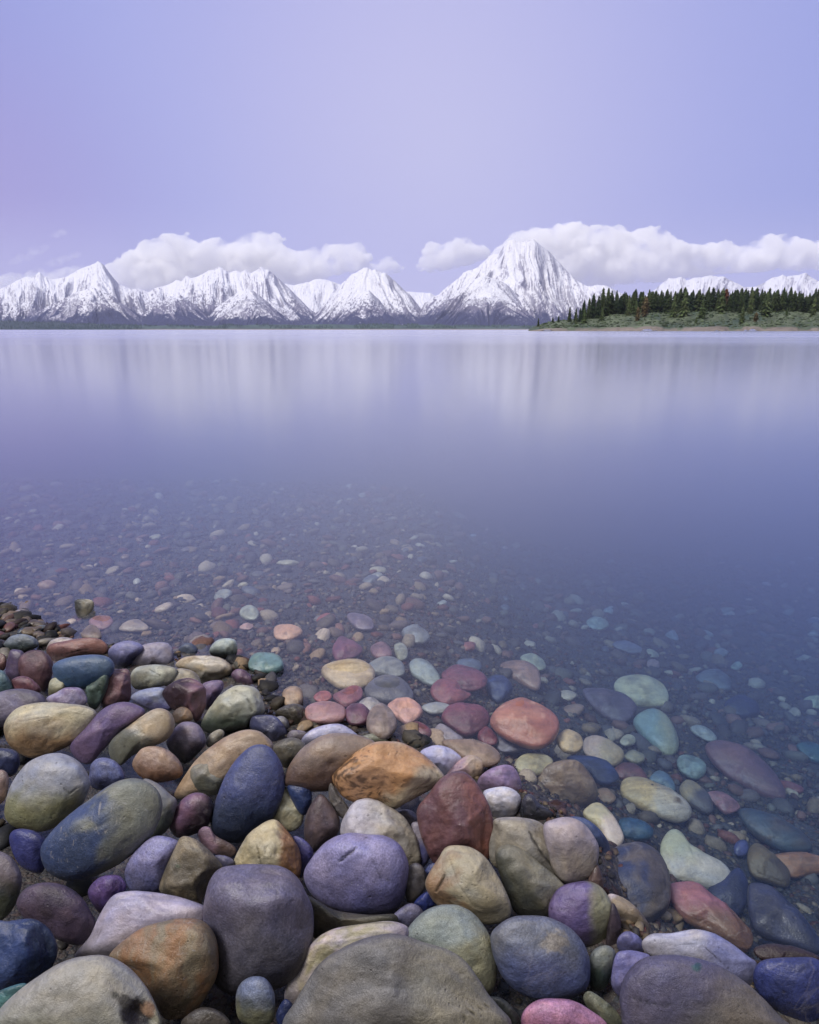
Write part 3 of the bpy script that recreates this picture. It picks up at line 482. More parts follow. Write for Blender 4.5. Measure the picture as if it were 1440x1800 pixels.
def build_stone(s, idx):
    hi = s.get('hi'); size = math.sqrt(s['A'])
    lev = 6 if (hi or size > 95) else (5 if size > 32 else 4)
    N, Fc = ico(lev); a, b, c = N[:, 0], N[:, 1], N[:, 2]
    r = np.random.default_rng(1000 + idx); seed = r.uniform(-50, 50, 3)
    th = np.arctan2(b, a); sn = np.sqrt(np.clip(1 - c * c, 0, 1))
    o = np.argsort(s['th']); rho = np.interp(th, s['th'][o], s['rr'][o], period=2 * math.pi)
    mean = s['minor']
    pw = s.get('sq', 2.25); kk = (sn ** pw + np.abs(c) ** pw) ** (-1 / pw); sn2, c2 = sn * kk, c * kk
    # smooth towards a mean radius near the poles of the view axis
    u, v = rho * sn2 * np.cos(th), rho * sn2 * np.sin(th)
    Dp = s.get('D', .92) * s['minor'] if True else 0
    w = c2 * Dp
    fr = np.clip(c, 0, 1) ** 1.5
    # facets / broad planes cut into the front
    nang = s.get('ang', 0) + 2
    cut = np.ones(len(N)); broken = not s.get('ang', 0) and r.uniform() < .4; nang += 3 * broken
    for k in range(nang):
        az = r.uniform(0, 2 * math.pi); el = r.uniform(.35, .95) if s.get('ang', 0) else r.uniform(.5, .9)
        nrm = np.array([math.cos(az) * math.sqrt(1 - el * el), math.sin(az) * math.sqrt(1 - el * el), el])
        dd = r.uniform(.76, .9) if s.get('ang', 0) or (broken and k > 1) else r.uniform(.80, .93)
        f = dd / np.maximum(N @ nrm, 1e-3)
        sharp = 60 if s.get('ang', 0) > 3 else 30 if s.get('ang', 0) else 34 if broken else 20
        cut = -np.log(np.exp(-sharp * cut) + np.exp(-sharp * np.minimum(f, 2))) / sharp
    for (az, el, dd) in s.get('facet', ()):
        az = math.radians(az); nrm = np.array([math.cos(az) * math.sqrt(1 - el * el), math.sin(az) * math.sqrt(1 - el * el), el])
        f = dd / np.maximum(N @ nrm, 1e-3); cut = -np.log(np.exp(-70 * cut) + np.exp(-70 * np.minimum(f, 2))) / 70
    cut = cut / np.percentile(cut, 92); cut = np.minimum(cut, 1.03)
    wt = sstep(0.05, .5, c); cut = 1 + (cut - 1) * wt
    u, v, w = u * (1 + (cut - 1) * .6), v * (1 + (cut - 1) * .6), w * cut
    amp = s.get('amp', .03)
    ns = fbm(N * 1.6 + seed, 3) * amp * 1.3 + fbm(N * 5 + seed, 3) * amp * .35
    if s.get('ang', 0): ns = ns + (ridged(N * 3.1 + seed, 3) - .2) * .02
    edge = .35 + .65 * sstep(0, .5, np.abs(c))
    u, v, w = u * (1 + ns * edge), v * (1 + ns * edge), w * (1 + ns * 1.6)
    # dents and cracks; mk marks where crack shade is painted in
    mk = np.zeros(len(N)); px, py = s['c'][0] + u, s['c'][1] - v
    def uv(pt): return s['conv'](pt)
    for (x, y, rad, dep) in s.get('dent', ()):
        X, Y = conv_pt(s, x, y); g = np.exp(-((px - X) ** 2 + (py - Y) ** 2) / (rad * mean) ** 2) * (c > 0); w = w - g * dep * mean
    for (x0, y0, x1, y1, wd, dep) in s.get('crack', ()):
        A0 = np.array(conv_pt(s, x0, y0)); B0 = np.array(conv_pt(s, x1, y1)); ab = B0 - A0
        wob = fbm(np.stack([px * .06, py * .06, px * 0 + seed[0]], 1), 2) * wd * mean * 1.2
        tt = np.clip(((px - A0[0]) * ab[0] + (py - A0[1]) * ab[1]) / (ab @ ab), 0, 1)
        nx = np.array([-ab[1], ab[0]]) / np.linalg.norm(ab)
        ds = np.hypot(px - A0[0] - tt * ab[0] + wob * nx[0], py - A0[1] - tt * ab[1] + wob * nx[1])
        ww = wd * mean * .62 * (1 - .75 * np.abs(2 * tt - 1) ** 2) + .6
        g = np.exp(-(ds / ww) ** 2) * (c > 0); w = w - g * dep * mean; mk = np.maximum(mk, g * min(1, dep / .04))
    # stone colours, with crack shade and some face shade painted in
    K = K_WET if s['wet'] else K_DRY
    c1, c2_ = albedo(s['c1'], s['wet']), albedo(s['c2'], s['wet'])
    un, vn = u / s['major'] / 1.4, v / s['major'] / 1.4
    nz = fbm(N * 1.7 + seed + 5, 4); mode = s['mode']
    def band(x, wd=.18): return sstep(-wd, wd, x + nz * .35)
    if mode == 'n': m = sstep(-.25, .45, nz)
    elif mode == 'v': m = band(-v / s['minor'] * .7 - .05, .4)  # second colour towards the bottom
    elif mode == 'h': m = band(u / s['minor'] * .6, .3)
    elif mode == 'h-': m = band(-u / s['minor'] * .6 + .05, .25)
    elif mode == 'hx': m = sstep(-.10, .10, u / s['minor'] * .5 - .14 + nz * .12)
    elif mode == 'dx': m = sstep(-.12, .2, (-u * .8 - v * .1) / s['minor'] * .5 + nz * .4)
    elif mode == 'd': m = band((u - v) / s['minor'] * .45, .3)
    elif mode == 'd-': m = band((-u - v) / s['minor'] * .45, .3)
    elif mode == 'e': m = .8 * sstep(.30, .8, .5 * fbm(N * 2.1 + seed, 4) + band((-u - .5 * v) / s['minor'] * .5 - .12, .3) * .75)
    elif mode == 'o':
        m = np.maximum(sstep(.02, .30, (u * .35 - v) / s['minor'] * .5 - .12 + nz * .35 + .25 * sstep(.2, 1, u / s['major'])), sstep(.30, .62, (v * .9 - u * .2) / s['minor'] * .5 + nz * .2) * .75)
    else:
        ang = math.radians(float(mode[1:])); q = (-u * math.sin(ang) + v * math.cos(ang)) / s['minor']
        m = sstep(-.45, .6, fbm(np.stack([q * 2.6 + nz * .8, q * 0 + seed[0], (u * math.cos(ang) + v * math.sin(ang)) / s['major'] * .6], 1), 5, .6))
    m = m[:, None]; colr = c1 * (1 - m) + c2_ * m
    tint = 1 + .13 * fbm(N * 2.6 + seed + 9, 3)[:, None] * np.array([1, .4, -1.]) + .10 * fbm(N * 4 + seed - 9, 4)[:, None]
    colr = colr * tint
    if mode == 'o':                      # dark gritty crust along the lower left of the orange boulder
        g = sstep(.25, .6, fbm(N * np.array([9, 14, 9]) + seed, 4) + .5 * sstep(0, 1, (-u - v * .6) / s['minor']) - .12)
        colr = colr * (1 - .72 * g[:, None])
    for (x, y, rad, cc) in s.get('spot', ()):
        X, Y = conv_pt(s, x, y); g = sstep(1.25, .55, np.hypot(px - X, py - Y) / (rad * s['major']) + nz * .5 + fbm(N * 9 + seed, 4, .6) * .65)[:, None] * (c > 0)[:, None]
        colr = colr * (1 - g) + albedo(cc, s['wet']) * g
    colr = colr * (1 - .78 * mk[:, None])  # shade inside the cracks, darkened into the vertex colour
    # to the world
    t = s['t']; sc = t / F; C0 = CO + ray(*s['c']) * t; rd = ray(*s['c']); rd = rd / np.linalg.norm(rd)
    vd, wdir = CU, -rd
    if s['wet']:                         # flat stones lie on the bed: their outline is carried onto a nearly level plane
        al = s.get('flat', .72); vd = CU - al * (CU[2] / rd[2]) * rd; wdir = (1 - al) * -rd + al * np.array([0, 0, 1.]); w = w * .8
    L = (u * sc)[:, None] * CR + (v * sc)[:, None] * vd + (w * sc)[:, None] * wdir
    if not s['wet']:                     # a dark wet rim where the lake laps at the stone
        zz = C0[2] + L[:, 2] + .006 * fbm(N * 4 + seed, 3); colr = colr * (1 - .5 * sstep(.036, .010, zz)[:, None])
    colr = np.clip(colr, .006, .82)
    big = size * sc
    name = 'pebble' if big < .05 else ('boulder' if big > .16 else 'cobble')
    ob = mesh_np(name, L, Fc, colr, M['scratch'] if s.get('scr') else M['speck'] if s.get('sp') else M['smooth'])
    ob.location = C0
    tag(ob, s['label'], 'stone', 'stones lying on the lake bed' if s['wet'] else 'rounded stones heaped on the shore')
    return ob
def conv_pt(s, x, y):
    ox, oy = s['crop']; return ox + x / 3, oy + y / 3
for i, s in enumerate(STONES): build_stone(s, i)
# ---------------------------------------------------------------- small loose pebbles
def to_px(P):
    q = P - CO; d = q @ CF; return 720 + (q @ CR) / d * F, 900 - (q @ CU) / d * F
PAL = {'pale': [(176,176,160), (190,182,168), (168,178,182), (196,190,180)], 'reddish': [(134,84,88), (150,96,92), (120,74,84), (164,112,100)],
       'slate grey': [(96,106,124), (84,92,108), (110,112,120), (104,98,104)], 'tan': [(158,138,116), (170,148,120), (140,122,104), (150,130,118)]}
def over_traced(px, py, m=4):
    return any(s['bb'][0] - m < px < s['bb'][2] + m and s['bb'][1] - m < py < s['bb'][3] + m for s in STONES)
def loose_pebble(x, y, z, rad, kind, K, label, group, r):
    N, Fc = ico(3); seed = r.uniform(-90, 90, 3)
    V = N * (1 + .22 * fbm(N * 1.3 + seed, 2) + .04 * fbm(N * 4 + seed, 2))[:, None] * np.array([r.uniform(.9, 1.35), r.uniform(.75, 1.), r.uniform(.42, .65)]) * rad
    base = lin(PAL[kind][r.integers(4)]) * K * r.uniform(.75, 1.1)
    colr = np.clip(base * (1 + .25 * fbm(N * 2 + seed, 3)[:, None]), .01, .8)
    ob = mesh_np('pebble', V, Fc, colr, M['smooth'])
    ob.location = (x, y, z); ob.rotation_euler = (r.uniform(-.3, .3), r.uniform(-.3, .3), r.uniform(0, 6.28))
    tag(ob, label, 'pebble', group)
r = np.random.default_rng(77); done = 0; tries = 0
while done < 34 and tries < 4000:               # dry pebbles on the little beach at the left
    tries += 1; px, py = r.uniform(-10, 92), r.uniform(1066, 1152)
    if px > (py - 1050) * 1.4 + 10 or over_traced(px, py, -3): continue
    P = on_plane(px, py); kind = list(PAL)[r.integers(4)]
    z = float(bed(P[0], P[1])[0]); loose_pebble(P[0], P[1], max(z, -.01) + .008, r.uniform(.010, .024), kind, K_DRY * .42, f'small {kind} pebble on the dry gravel beach at the left edge', f'{kind} pebbles on the beach', r); done += 1
done = 0
while done < 72:                                # bigger loose pebbles on the lake bed
    px, py = r.uniform(0, 1440), 1700 - 760 * r.uniform(0, 1) ** .6
    P0 = on_plane(px, py); 
    if float(shore_dist(P0[0], P0[1])[0]) > -.05 or over_traced(px, py): continue
    t = ray_hit(px, py, bed); P = CO + ray(px, py) * t; kind = list(PAL)[[0, 0, 0, 1, 2, 3, 0, 2][r.integers(8)]]
    loose_pebble(P[0], P[1], P[2] + .006, r.uniform(.014, .034) * (1 + .25 * (P[1] > 2)), kind, K_WET, f'small {kind} pebble lying loose on the gravel under the water', f'{kind} pebbles on the lake bed', r); done += 1

def inside_poly(Q, x, y):
    res = np.zeros(len(x), bool); Q1 = np.roll(Q, -1, 0)
    for (x0, y0), (x1, y1) in zip(Q, Q1):
        if y0 != y1: res ^= ((y0 > y) != (y1 > y)) & (x < (x1 - x0) * (y - y0) / (y1 - y0) + x0)
    return res
def gravel(name, n, samp, size, K, lift, seed, level=1, clear=False):
    r = np.random.default_rng(seed); x, y = samp(r, n); z = bed(x, y)
    if clear:                            # no pebble is strewn on top of a bigger stone
        px, py = to_px(np.stack([x, y, z], 1)); keep = np.ones(n, bool)
        for s in STONES: keep &= ~inside_poly(s['c'] + (s['Q'][::4] - s['c']) * 1.13, px, py)
        x, y, z = x[keep], y[keep], z[keep]; n = len(x)
    N, Fc = ico(level); nv = len(N)
    rad = size(r, n, x, y)[:, None]; sq = np.stack([r.uniform(.85, 1.4, n), r.uniform(.7, 1.05, n), r.uniform(.45, .75, n)], 1) * rad
    V = N[None] * sq[:, None, :] * (1 + r.uniform(-.16, .16, (n, nv)))[:, :, None]
    a = r.uniform(0, 6.28, n); ca, sa = np.cos(a)[:, None], np.sin(a)[:, None]
    X = V[:, :, 0] * ca - V[:, :, 1] * sa; Y = V[:, :, 0] * sa + V[:, :, 1] * ca
    tl = r.uniform(-.4, .4, (n, 2)); Z = V[:, :, 2] + X * tl[:, :1] + Y * tl[:, 1:]
    V = np.stack([X + x[:, None], Y + y[:, None], Z + z[:, None] + lift * rad], 2).reshape(-1, 3)
    Fa = (Fc[None] + (np.arange(n) * nv)[:, None, None]).reshape(-1, 3)
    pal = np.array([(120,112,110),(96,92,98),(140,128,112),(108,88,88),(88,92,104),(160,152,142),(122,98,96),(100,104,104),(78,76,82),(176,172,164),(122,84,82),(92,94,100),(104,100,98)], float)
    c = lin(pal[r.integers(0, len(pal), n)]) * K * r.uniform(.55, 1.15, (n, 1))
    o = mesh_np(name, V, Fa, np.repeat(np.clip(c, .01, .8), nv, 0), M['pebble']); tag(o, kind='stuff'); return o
def samp_lake(r, n):
    xs, ys = [], []
    while sum(map(len, xs)) < n:
        y = np.exp(r.uniform(math.log(.75), math.log(6.5), n)); x = r.uniform(-.72, .78, n) * (y + .35); k = shore_dist(x, y) < .05
        xs.append(x[k]); ys.append(y[k])
    return np.concatenate(xs)[:n], np.concatenate(ys)[:n]
def samp_land(r, n):
    xs, ys = [], []
    while sum(map(len, xs)) < n:
        y = r.uniform(.3, 2.6, n); x = r.uniform(-.9, .9, n) * (y + .5); k = shore_dist(x, y) > -.03
        xs.append(x[k]); ys.append(y[k])
    return np.concatenate(xs)[:n], np.concatenate(ys)[:n]
g1 = gravel('gravel', 30000, samp_lake, lambda r, n, x, y: (.0035 + .0075 * r.uniform(0, 1, n) ** 2.2) * (.75 + .22 * y), K_WET * .50, .25, 5)
tag(g1, 'fine multicoloured gravel covering the lake bed under the clear water', 'gravel')
g3 = gravel('pebble_bed', 3400, samp_lake, lambda r, n, x, y: (.009 + .022 * r.uniform(0, 1, n) ** 2.4) * (.8 + .2 * y), K_WET * .95, .25, 8, 2, True)
tag(g3, 'carpet of middling pebbles strewn over the gravel under the water', 'pebbles')
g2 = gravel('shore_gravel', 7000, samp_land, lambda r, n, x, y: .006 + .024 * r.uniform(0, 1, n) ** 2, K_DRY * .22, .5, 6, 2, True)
tag(g2, 'dark loose gravel in the gaps between the heaped shore stones', 'gravel')

# ---------------------------------------------------------------- ground sheet
def spaced(step, near, far, grow=1.22):
    v = [0.]; s = step
    while v[-1] < far:
        v.append(v[-1] + s)
        if v[-1] > near: s *= grow
    v[-1] = far; return v
gx = spaced(.05, 2.4, 16000); gx = np.array(sorted(set([-q for q in gx] + gx)))
gy = np.array(sorted(set([-q for q in spaced(.1, .8, 3000, 1.5)] + spaced(.05, 6, 17000))))
XX, YY = np.meshgrid(gx, gy, indexing='ij')
ZZ = np.minimum(bed(XX.ravel(), YY.ravel()), 1.2) + 2.2 * sstep(-1.2, -4.5, YY.ravel())     # unseen bank added behind the camera to keep low sky light off the stones
fine = fbm(np.stack([XX.ravel() * 9, YY.ravel() * 9, ZZ * 0], 1), 3) * .008 * (np.hypot(XX.ravel(), YY.ravel()) < 8)
m, t = new_mat('gravel_ground'); tc = t.n('ShaderNodeTexCoord'); P = tc.outputs['Object']
vo = t.n('ShaderNodeTexVoronoi'); t.l(P, vo.inputs['Vector']); vo.inputs['Scale'].default_value = 95
vo2 = t.n('ShaderNodeTexVoronoi'); t.l(P, vo2.inputs['Vector']); vo2.inputs['Scale'].default_value = 210
sep = t.n('ShaderNodeSeparateColor'); t.l(vo.outputs['Color'], sep.inputs[0]); sep2 = t.n('ShaderNodeSeparateColor'); t.l(vo2.outputs['Color'], sep2.inputs[0])
ca = t.ramp(sep.outputs[0], [(0, (.10, .09, .10)), (.25, (.20, .16, .14)), (.45, (.17, .09, .085)), (.62, (.13, .14, .16)), (.8, (.28, .24, .20)), (1, (.36, .35, .32))], 'CONSTANT')
cb = t.ramp(sep2.outputs[0], [(0, (.08, .08, .09)), (.3, (.17, .13, .12)), (.6, (.12, .12, .14)), (.85, (.26, .23, .2))], 'CONSTANT')
cc = t.mix(t.mapr(t.noise(P, 14, 3), .42, .58), ca, cb)
sc_ = t.n('ShaderNodeVectorMath', operation='SCALE'); t.l(cc, sc_.inputs[0]); t.l(t.mapr(t.noise(P, 3, 4), .3, .7, .2, .42), sc_.inputs['Scale'])
pb = t.n('ShaderNodeBsdfPrincipled'); t.l(sc_.outputs[0], pb.inputs['Base Color']); pb.inputs['Roughness'].default_value = .8
bp = t.n('ShaderNodeBump'); bp.inputs['Strength'].default_value = .9; bp.inputs['Distance'].default_value = .006; bp.invert = True
t.l(t.math('ADD', vo.outputs['Distance'], t.math('MULTIPLY', vo2.outputs['Distance'], .5)), bp.inputs['Height']); t.l(bp.outputs[0], pb.inputs['Normal'])
t.l(pb.outputs[0], t.n('ShaderNodeOutputMaterial').inputs[0])
ground = mesh_np('ground', np.stack([XX.ravel(), YY.ravel(), ZZ + fine], 1), grid_faces(len(gx), len(gy))[:, ::1], mat=m)
tag(ground, 'gravel ground of the beach sloping down into the lake bed', None, None, 'structure')

# ---------------------------------------------------------------- water
wx, wy = gx[::4], np.array([q for q in gy[::3] if -30 < q < 16900]); nx, ny = len(wx), len(wy)
WX, WY = np.meshgrid(wx, wy, indexing='ij'); top = np.stack([WX.ravel(), WY.ravel(), WX.ravel() * 0], 1)
bot = top.copy(); bot[:, 2] = -11.0
Ft = grid_faces(nx, ny); Fb = Ft[:, ::-1] + nx * ny
idx = np.arange(nx * ny).reshape(nx, ny); ring = np.concatenate([idx[:, 0], idx[-1, 1:], idx[-2::-1, -1], idx[0, -2:0:-1]]); rn = np.roll(ring, -1)
Fs = np.stack([ring, ring + nx * ny, rn + nx * ny, rn], 1)
m, t = new_mat('lake_water'); tc = t.n('ShaderNodeTexCoord'); P = tc.outputs['Object']
sx = t.n('ShaderNodeSeparateXYZ'); t.l(P, sx.inputs[0])
far = t.mapr(sx.outputs[1], WATER['far0'], WATER['far1'], 0, 1, True)
streak = t.noise(scaled(t, P, .010, .14, 1), 1.0, 4, .6, .4)
streak2 = t.noise(scaled(t, P, .5, 1.6, 1), 1.0, 3, .5, .4)
rough = t.math('ADD', t.math('ADD', WATER['r0'], t.math('MULTIPLY', far, WATER['r1'])), t.math('MULTIPLY', t.mapr(streak, .35, .65, -.09, .10), far))
gl = t.n('ShaderNodeBsdfGlossy', distribution='GGX'); t.l(rough, gl.inputs['Roughness']); gl.inputs['Color'].default_value = (1, 1, 1, 1)
hn = t.math('ADD', t.math('MULTIPLY', streak2, .5), t.noise(scaled(t, P, .06, .25, 1), 1.0, 3, .5))
bp = t.n('ShaderNodeBump'); bp.inputs['Strength'].default_value = WATER['bump']; bp.inputs['Distance'].default_value = .02; t.l(hn, bp.inputs['Height']); t.l(bp.outputs[0], gl.inputs['Normal'])
geo = t.n('ShaderNodeNewGeometry'); dt = t.n('ShaderNodeVectorMath', operation='DOT_PRODUCT'); t.l(geo.outputs['Incoming'], dt.inputs[0]); t.l(bp.outputs[0], dt.inputs[1])
cosi = t.math('ABSOLUTE', dt.outputs['Value']); frs = t.math('ADD', .006, t.math('MULTIPLY', .99, t.math('POWER', t.math('SUBTRACT', 1.0, cosi, True), WATER['pow'])), True)
tr = t.n('ShaderNodeBsdfTransparent'); mx = t.n('ShaderNodeMixShader'); t.l(frs, mx.inputs[0]); t.l(tr.outputs[0], mx.inputs[1]); t.l(gl.outputs[0], mx.inputs[2])
out = t.n('ShaderNodeOutputMaterial'); t.l(mx.outputs[0], out.inputs[0])
pv = t.n('ShaderNodeVolumePrincipled') if WATER['scat'] > 0 else t.n('ShaderNodeVolumeAbsorption')
if WATER['scat'] > 0:
    ab = np.array(WATER['abs']); sc3 = np.array(WATER['scat_col']) * WATER['scat']; ex = ab + sc3
    sa = t.n('ShaderNodeVolumeAbsorption'); va = 1 - ab / ab.max(); sa.inputs['Color'].default_value = (*va, 1); sa.inputs['Density'].default_value = float(ab.max())
    ss = t.n('ShaderNodeVolumeScatter'); ss.inputs['Color'].default_value = (*WATER['scat_col'], 1); ss.inputs['Density'].default_value = WATER['scat']
    ad = t.n('ShaderNodeAddShader'); t.l(sa.outputs[0], ad.inputs[0]); t.l(ss.outputs[0], ad.inputs[1]); t.t.nodes.remove(pv); t.l(ad.outputs[0], out.inputs['Volume'])
else:
    ab = np.array(WATER['abs']); va = 1 - ab / ab.max(); pv.inputs['Color'].default_value = (*va, 1); pv.inputs['Density'].default_value = float(ab.max()); t.l(pv.outputs[0], out.inputs['Volume'])
water = mesh_np('water', np.concatenate([top, bot]), np.concatenate([Ft, Fb, Fs]), mat=m, smooth=False)
tag(water, 'still clear lake water mirroring the sky and mountains', None, None, 'structure')

# ---------------------------------------------------------------- mountains across the lake
cosP = math.cos(PITCH)
def far_xyz(px, Y, up_px):
    """point at forward distance Y whose bearing is photo column px, up_px photo pixels above the true horizon"""
    X = (px - 720) / F * cosP * Y; return X, up_px * Y / F * cosP ** 2 / (1)
def gsmooth(v, sig):
    if sig < .6: return v
    n = int(3 * sig) + 1; k = np.exp(-.5 * (np.arange(-n, n + 1) / sig) ** 2); k /= k.sum()
    return np.convolve(np.pad(v, n, mode='edge'), k, 'valid')
m, t = new_mat('mountain_snow_rock'); tc = t.n('ShaderNodeTexCoord'); at = t.n('ShaderNodeAttribute', attribute_name='col')
n1 = t.noise(tc.outputs['Object'], .02, 5, .7)
mul = t.n('ShaderNodeVectorMath', operation='SCALE'); t.l(at.outputs['Color'], mul.inputs[0]); t.l(t.mapr(n1, .3, .7, .9, 1.08), mul.inputs['Scale'])
pb = t.n('ShaderNodeBsdfPrincipled'); t.l(mul.outputs[0], pb.inputs['Base Color']); pb.inputs['Roughness'].default_value = .85; pb.inputs['Specular IOR Level'].default_value = .1
t.l(pb.outputs[0], t.n('ShaderNodeOutputMaterial').inputs[0]); M['mountain'] = m
def mountain(label, sky, Y0, Y1, seed, snow_px=44, shear=150, step=.75, rows=150, rockiness=.5, rib=.20):
    sky = np.array(sky, float); px = np.arange(sky[0, 0], sky[-1, 0] + step, step); S = HORIZON - np.interp(px, sky[:, 0], sky[:, 1]); S = np.maximum(S, .5)
    sg = [0, 2, 5, 10, 18, 30, 45]; SM = np.stack([gsmooth(S, q / step) for q in sg])
    tv = np.concatenate([np.linspace(0, 1, rows), np.linspace(1, 1.35, 18)[1:]]); PX, T = np.meshgrid(px, tv, indexing='ij'); px2, T2 = PX.ravel(), T.ravel(); tt = np.minimum(T2, 1)
    f = np.interp((1 - tt) ** 1.0 * 46, sg, np.arange(len(sg))); i0 = np.minimum(f.astype(int), len(sg) - 2); w = f - i0
    ci = np.repeat(np.arange(len(px)), len(tv)); Sb = SM[i0, ci] * (1 - w) + SM[i0 + 1, ci] * w
    so = seed * 13.7; kx = vnoise(np.stack([px2 / 70., px2 * 0 + so, px2 * 0], 1))
    # ridges fan out and down from the crest
    slope = np.repeat(np.gradient(gsmooth(S, 26 / step), px), len(tv))
    u = px2 + (1 - tt) * shear * np.clip(slope * 1.5 + .5 * kx, -1.3, 1.3) + 4 * vnoise(np.stack([px2 / 12., T2 * 6, T2 * 0 + so], 1))
    q = lambda a, b, o: np.stack([u / a, T2 * b, u * 0 + so + o], 1)
    r1, r2, r3 = ridged(q(30, 1.0, 0), 2), ridged(q(10, 1.9, 5), 3), ridged(q(3.6, 4.5, 9), 3)
    env = np.sin(np.pi * np.clip(tt, 0, 1)) ** .75; env2 = np.where(T2 > 1, .25, .16 + .84 * env)
    rel = rib * (.8 * (r1 - .35) * env + .40 * (r2 - .35) * env2 + .14 * (r3 - .35) * env2)
    hp = np.where(T2 <= 1, tt ** 1.12, 1 - (T2 - 1) * 1.1) * Sb + Sb * rel * np.where(T2 > 1, .4, 1)
    hp = hp + 1.1 * fbm(np.stack([px2 / 3.4, T2 * 34, px2 * 0 + so + 40], 1), 3, .6) * sstep(0, .1, T2) * sstep(1.02, .9, T2)
    hp = np.where(T2 <= 1, np.minimum(hp, Sb * (tt ** .55) * 1.02), hp); hp = hp - 3 * (1 - sstep(0, .06, T2))
    Y = Y0 + (Y1 - Y0) * T2 * (1 + .05 * kx); X, Z = far_xyz(px2, Y, hp * Y1 / Y * (.35 + .65 * Y / Y1))
    hv = hp * (.35 + .65 * Y / Y1) * Y1 / Y
    st1 = fbm(q(6.5, 1.6, 21), 4); st2 = fbm(np.stack([u / 3.2, T2 * 16, px2 * 0 + so], 1), 3); big = fbm(np.stack([px2 / 40., T2 * 3, px2 * 0 + so + 3], 1), 3)
    st3 = fbm(np.stack([px2 / 2.1, hv / 2.1, px2 * 0 + so], 1), 3, .65); st2 = .55 * st2 + .75 * st3
    sn = (hv - snow_px * .92) / 24 + 1.3 * st1 - .8 * (r2 - .35) + .5 * st2 + 1.5 * st3 + .8 * big
    snow = sstep(-.35, .4, sn); forest = sstep(.3, -.5, (hv - snow_px * .60) / 12 + 1.6 * st1 + .9 * st2 + .6 * big)
    # steep ribs stay bare higher up
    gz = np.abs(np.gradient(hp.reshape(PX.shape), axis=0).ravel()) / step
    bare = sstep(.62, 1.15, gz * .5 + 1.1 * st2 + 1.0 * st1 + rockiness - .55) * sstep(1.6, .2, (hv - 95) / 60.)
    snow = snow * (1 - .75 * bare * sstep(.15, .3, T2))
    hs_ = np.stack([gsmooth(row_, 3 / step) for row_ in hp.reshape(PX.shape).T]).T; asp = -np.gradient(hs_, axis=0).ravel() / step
    shade_ = sstep(.45, 1.0, asp + .5 * st1 + .45 * st3 + .25 * big) * sstep(1.0, .45, (hv - 60) / 90.)  # right-facing slopes: less snow, and ridge shadow painted into the colour
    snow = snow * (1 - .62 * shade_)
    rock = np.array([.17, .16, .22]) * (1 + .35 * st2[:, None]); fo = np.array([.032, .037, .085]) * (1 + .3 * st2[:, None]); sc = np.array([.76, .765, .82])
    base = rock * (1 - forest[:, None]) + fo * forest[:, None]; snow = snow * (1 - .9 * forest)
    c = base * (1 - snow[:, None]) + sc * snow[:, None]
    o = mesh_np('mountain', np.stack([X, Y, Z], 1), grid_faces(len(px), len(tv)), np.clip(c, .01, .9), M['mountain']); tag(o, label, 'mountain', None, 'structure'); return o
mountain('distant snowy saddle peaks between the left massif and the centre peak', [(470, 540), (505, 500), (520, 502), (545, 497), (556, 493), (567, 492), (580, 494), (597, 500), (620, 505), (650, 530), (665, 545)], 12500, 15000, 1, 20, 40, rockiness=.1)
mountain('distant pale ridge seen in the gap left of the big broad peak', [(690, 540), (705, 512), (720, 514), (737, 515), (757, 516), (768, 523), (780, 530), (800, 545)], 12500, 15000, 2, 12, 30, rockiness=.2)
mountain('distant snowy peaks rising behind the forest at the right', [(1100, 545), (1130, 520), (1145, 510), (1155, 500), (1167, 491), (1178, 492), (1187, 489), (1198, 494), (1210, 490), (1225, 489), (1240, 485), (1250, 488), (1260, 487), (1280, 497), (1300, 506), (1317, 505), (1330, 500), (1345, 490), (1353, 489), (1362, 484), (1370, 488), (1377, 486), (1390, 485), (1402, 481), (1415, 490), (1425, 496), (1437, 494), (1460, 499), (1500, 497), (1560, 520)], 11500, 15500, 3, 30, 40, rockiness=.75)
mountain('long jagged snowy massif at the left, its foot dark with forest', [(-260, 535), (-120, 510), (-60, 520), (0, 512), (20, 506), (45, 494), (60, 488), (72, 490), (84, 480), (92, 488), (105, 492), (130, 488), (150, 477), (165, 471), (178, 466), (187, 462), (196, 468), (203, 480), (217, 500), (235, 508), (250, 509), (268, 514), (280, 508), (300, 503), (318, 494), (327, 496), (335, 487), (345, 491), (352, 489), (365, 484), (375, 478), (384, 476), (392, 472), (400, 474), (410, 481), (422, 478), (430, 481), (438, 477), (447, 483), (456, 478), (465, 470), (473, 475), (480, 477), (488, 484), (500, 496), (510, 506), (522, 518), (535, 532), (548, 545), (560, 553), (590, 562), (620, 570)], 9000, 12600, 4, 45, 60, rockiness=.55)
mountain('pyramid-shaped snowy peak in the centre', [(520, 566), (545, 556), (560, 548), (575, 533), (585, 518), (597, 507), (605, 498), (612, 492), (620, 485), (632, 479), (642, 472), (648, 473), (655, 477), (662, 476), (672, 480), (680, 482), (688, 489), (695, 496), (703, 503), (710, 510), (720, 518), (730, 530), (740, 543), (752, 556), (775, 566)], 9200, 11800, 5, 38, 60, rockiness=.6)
mountain('highest broad snowy peak with a flat top, right of centre', [(700, 570), (725, 556), (740, 545), (747, 531), (758, 524), (770, 519), (778, 511), (785, 505), (795, 498), (805, 490), (813, 481), (820, 477), (828, 476), (837, 472), (843, 466), (850, 460), (856, 453), (862, 450), (869, 449), (875, 444), (880, 436), (886, 430), (895, 427), (903, 430), (915, 431), (922, 428), (930, 427), (938, 432), (947, 437), (956, 444), (966, 453), (977, 464), (988, 476), (1000, 487), (1012, 496), (1024, 503), (1034, 505), (1045, 502), (1060, 504), (1080, 513), (1100, 522), (1130, 540), (1180, 560)], 8800, 12000, 6, 46, 65, rockiness=.6)

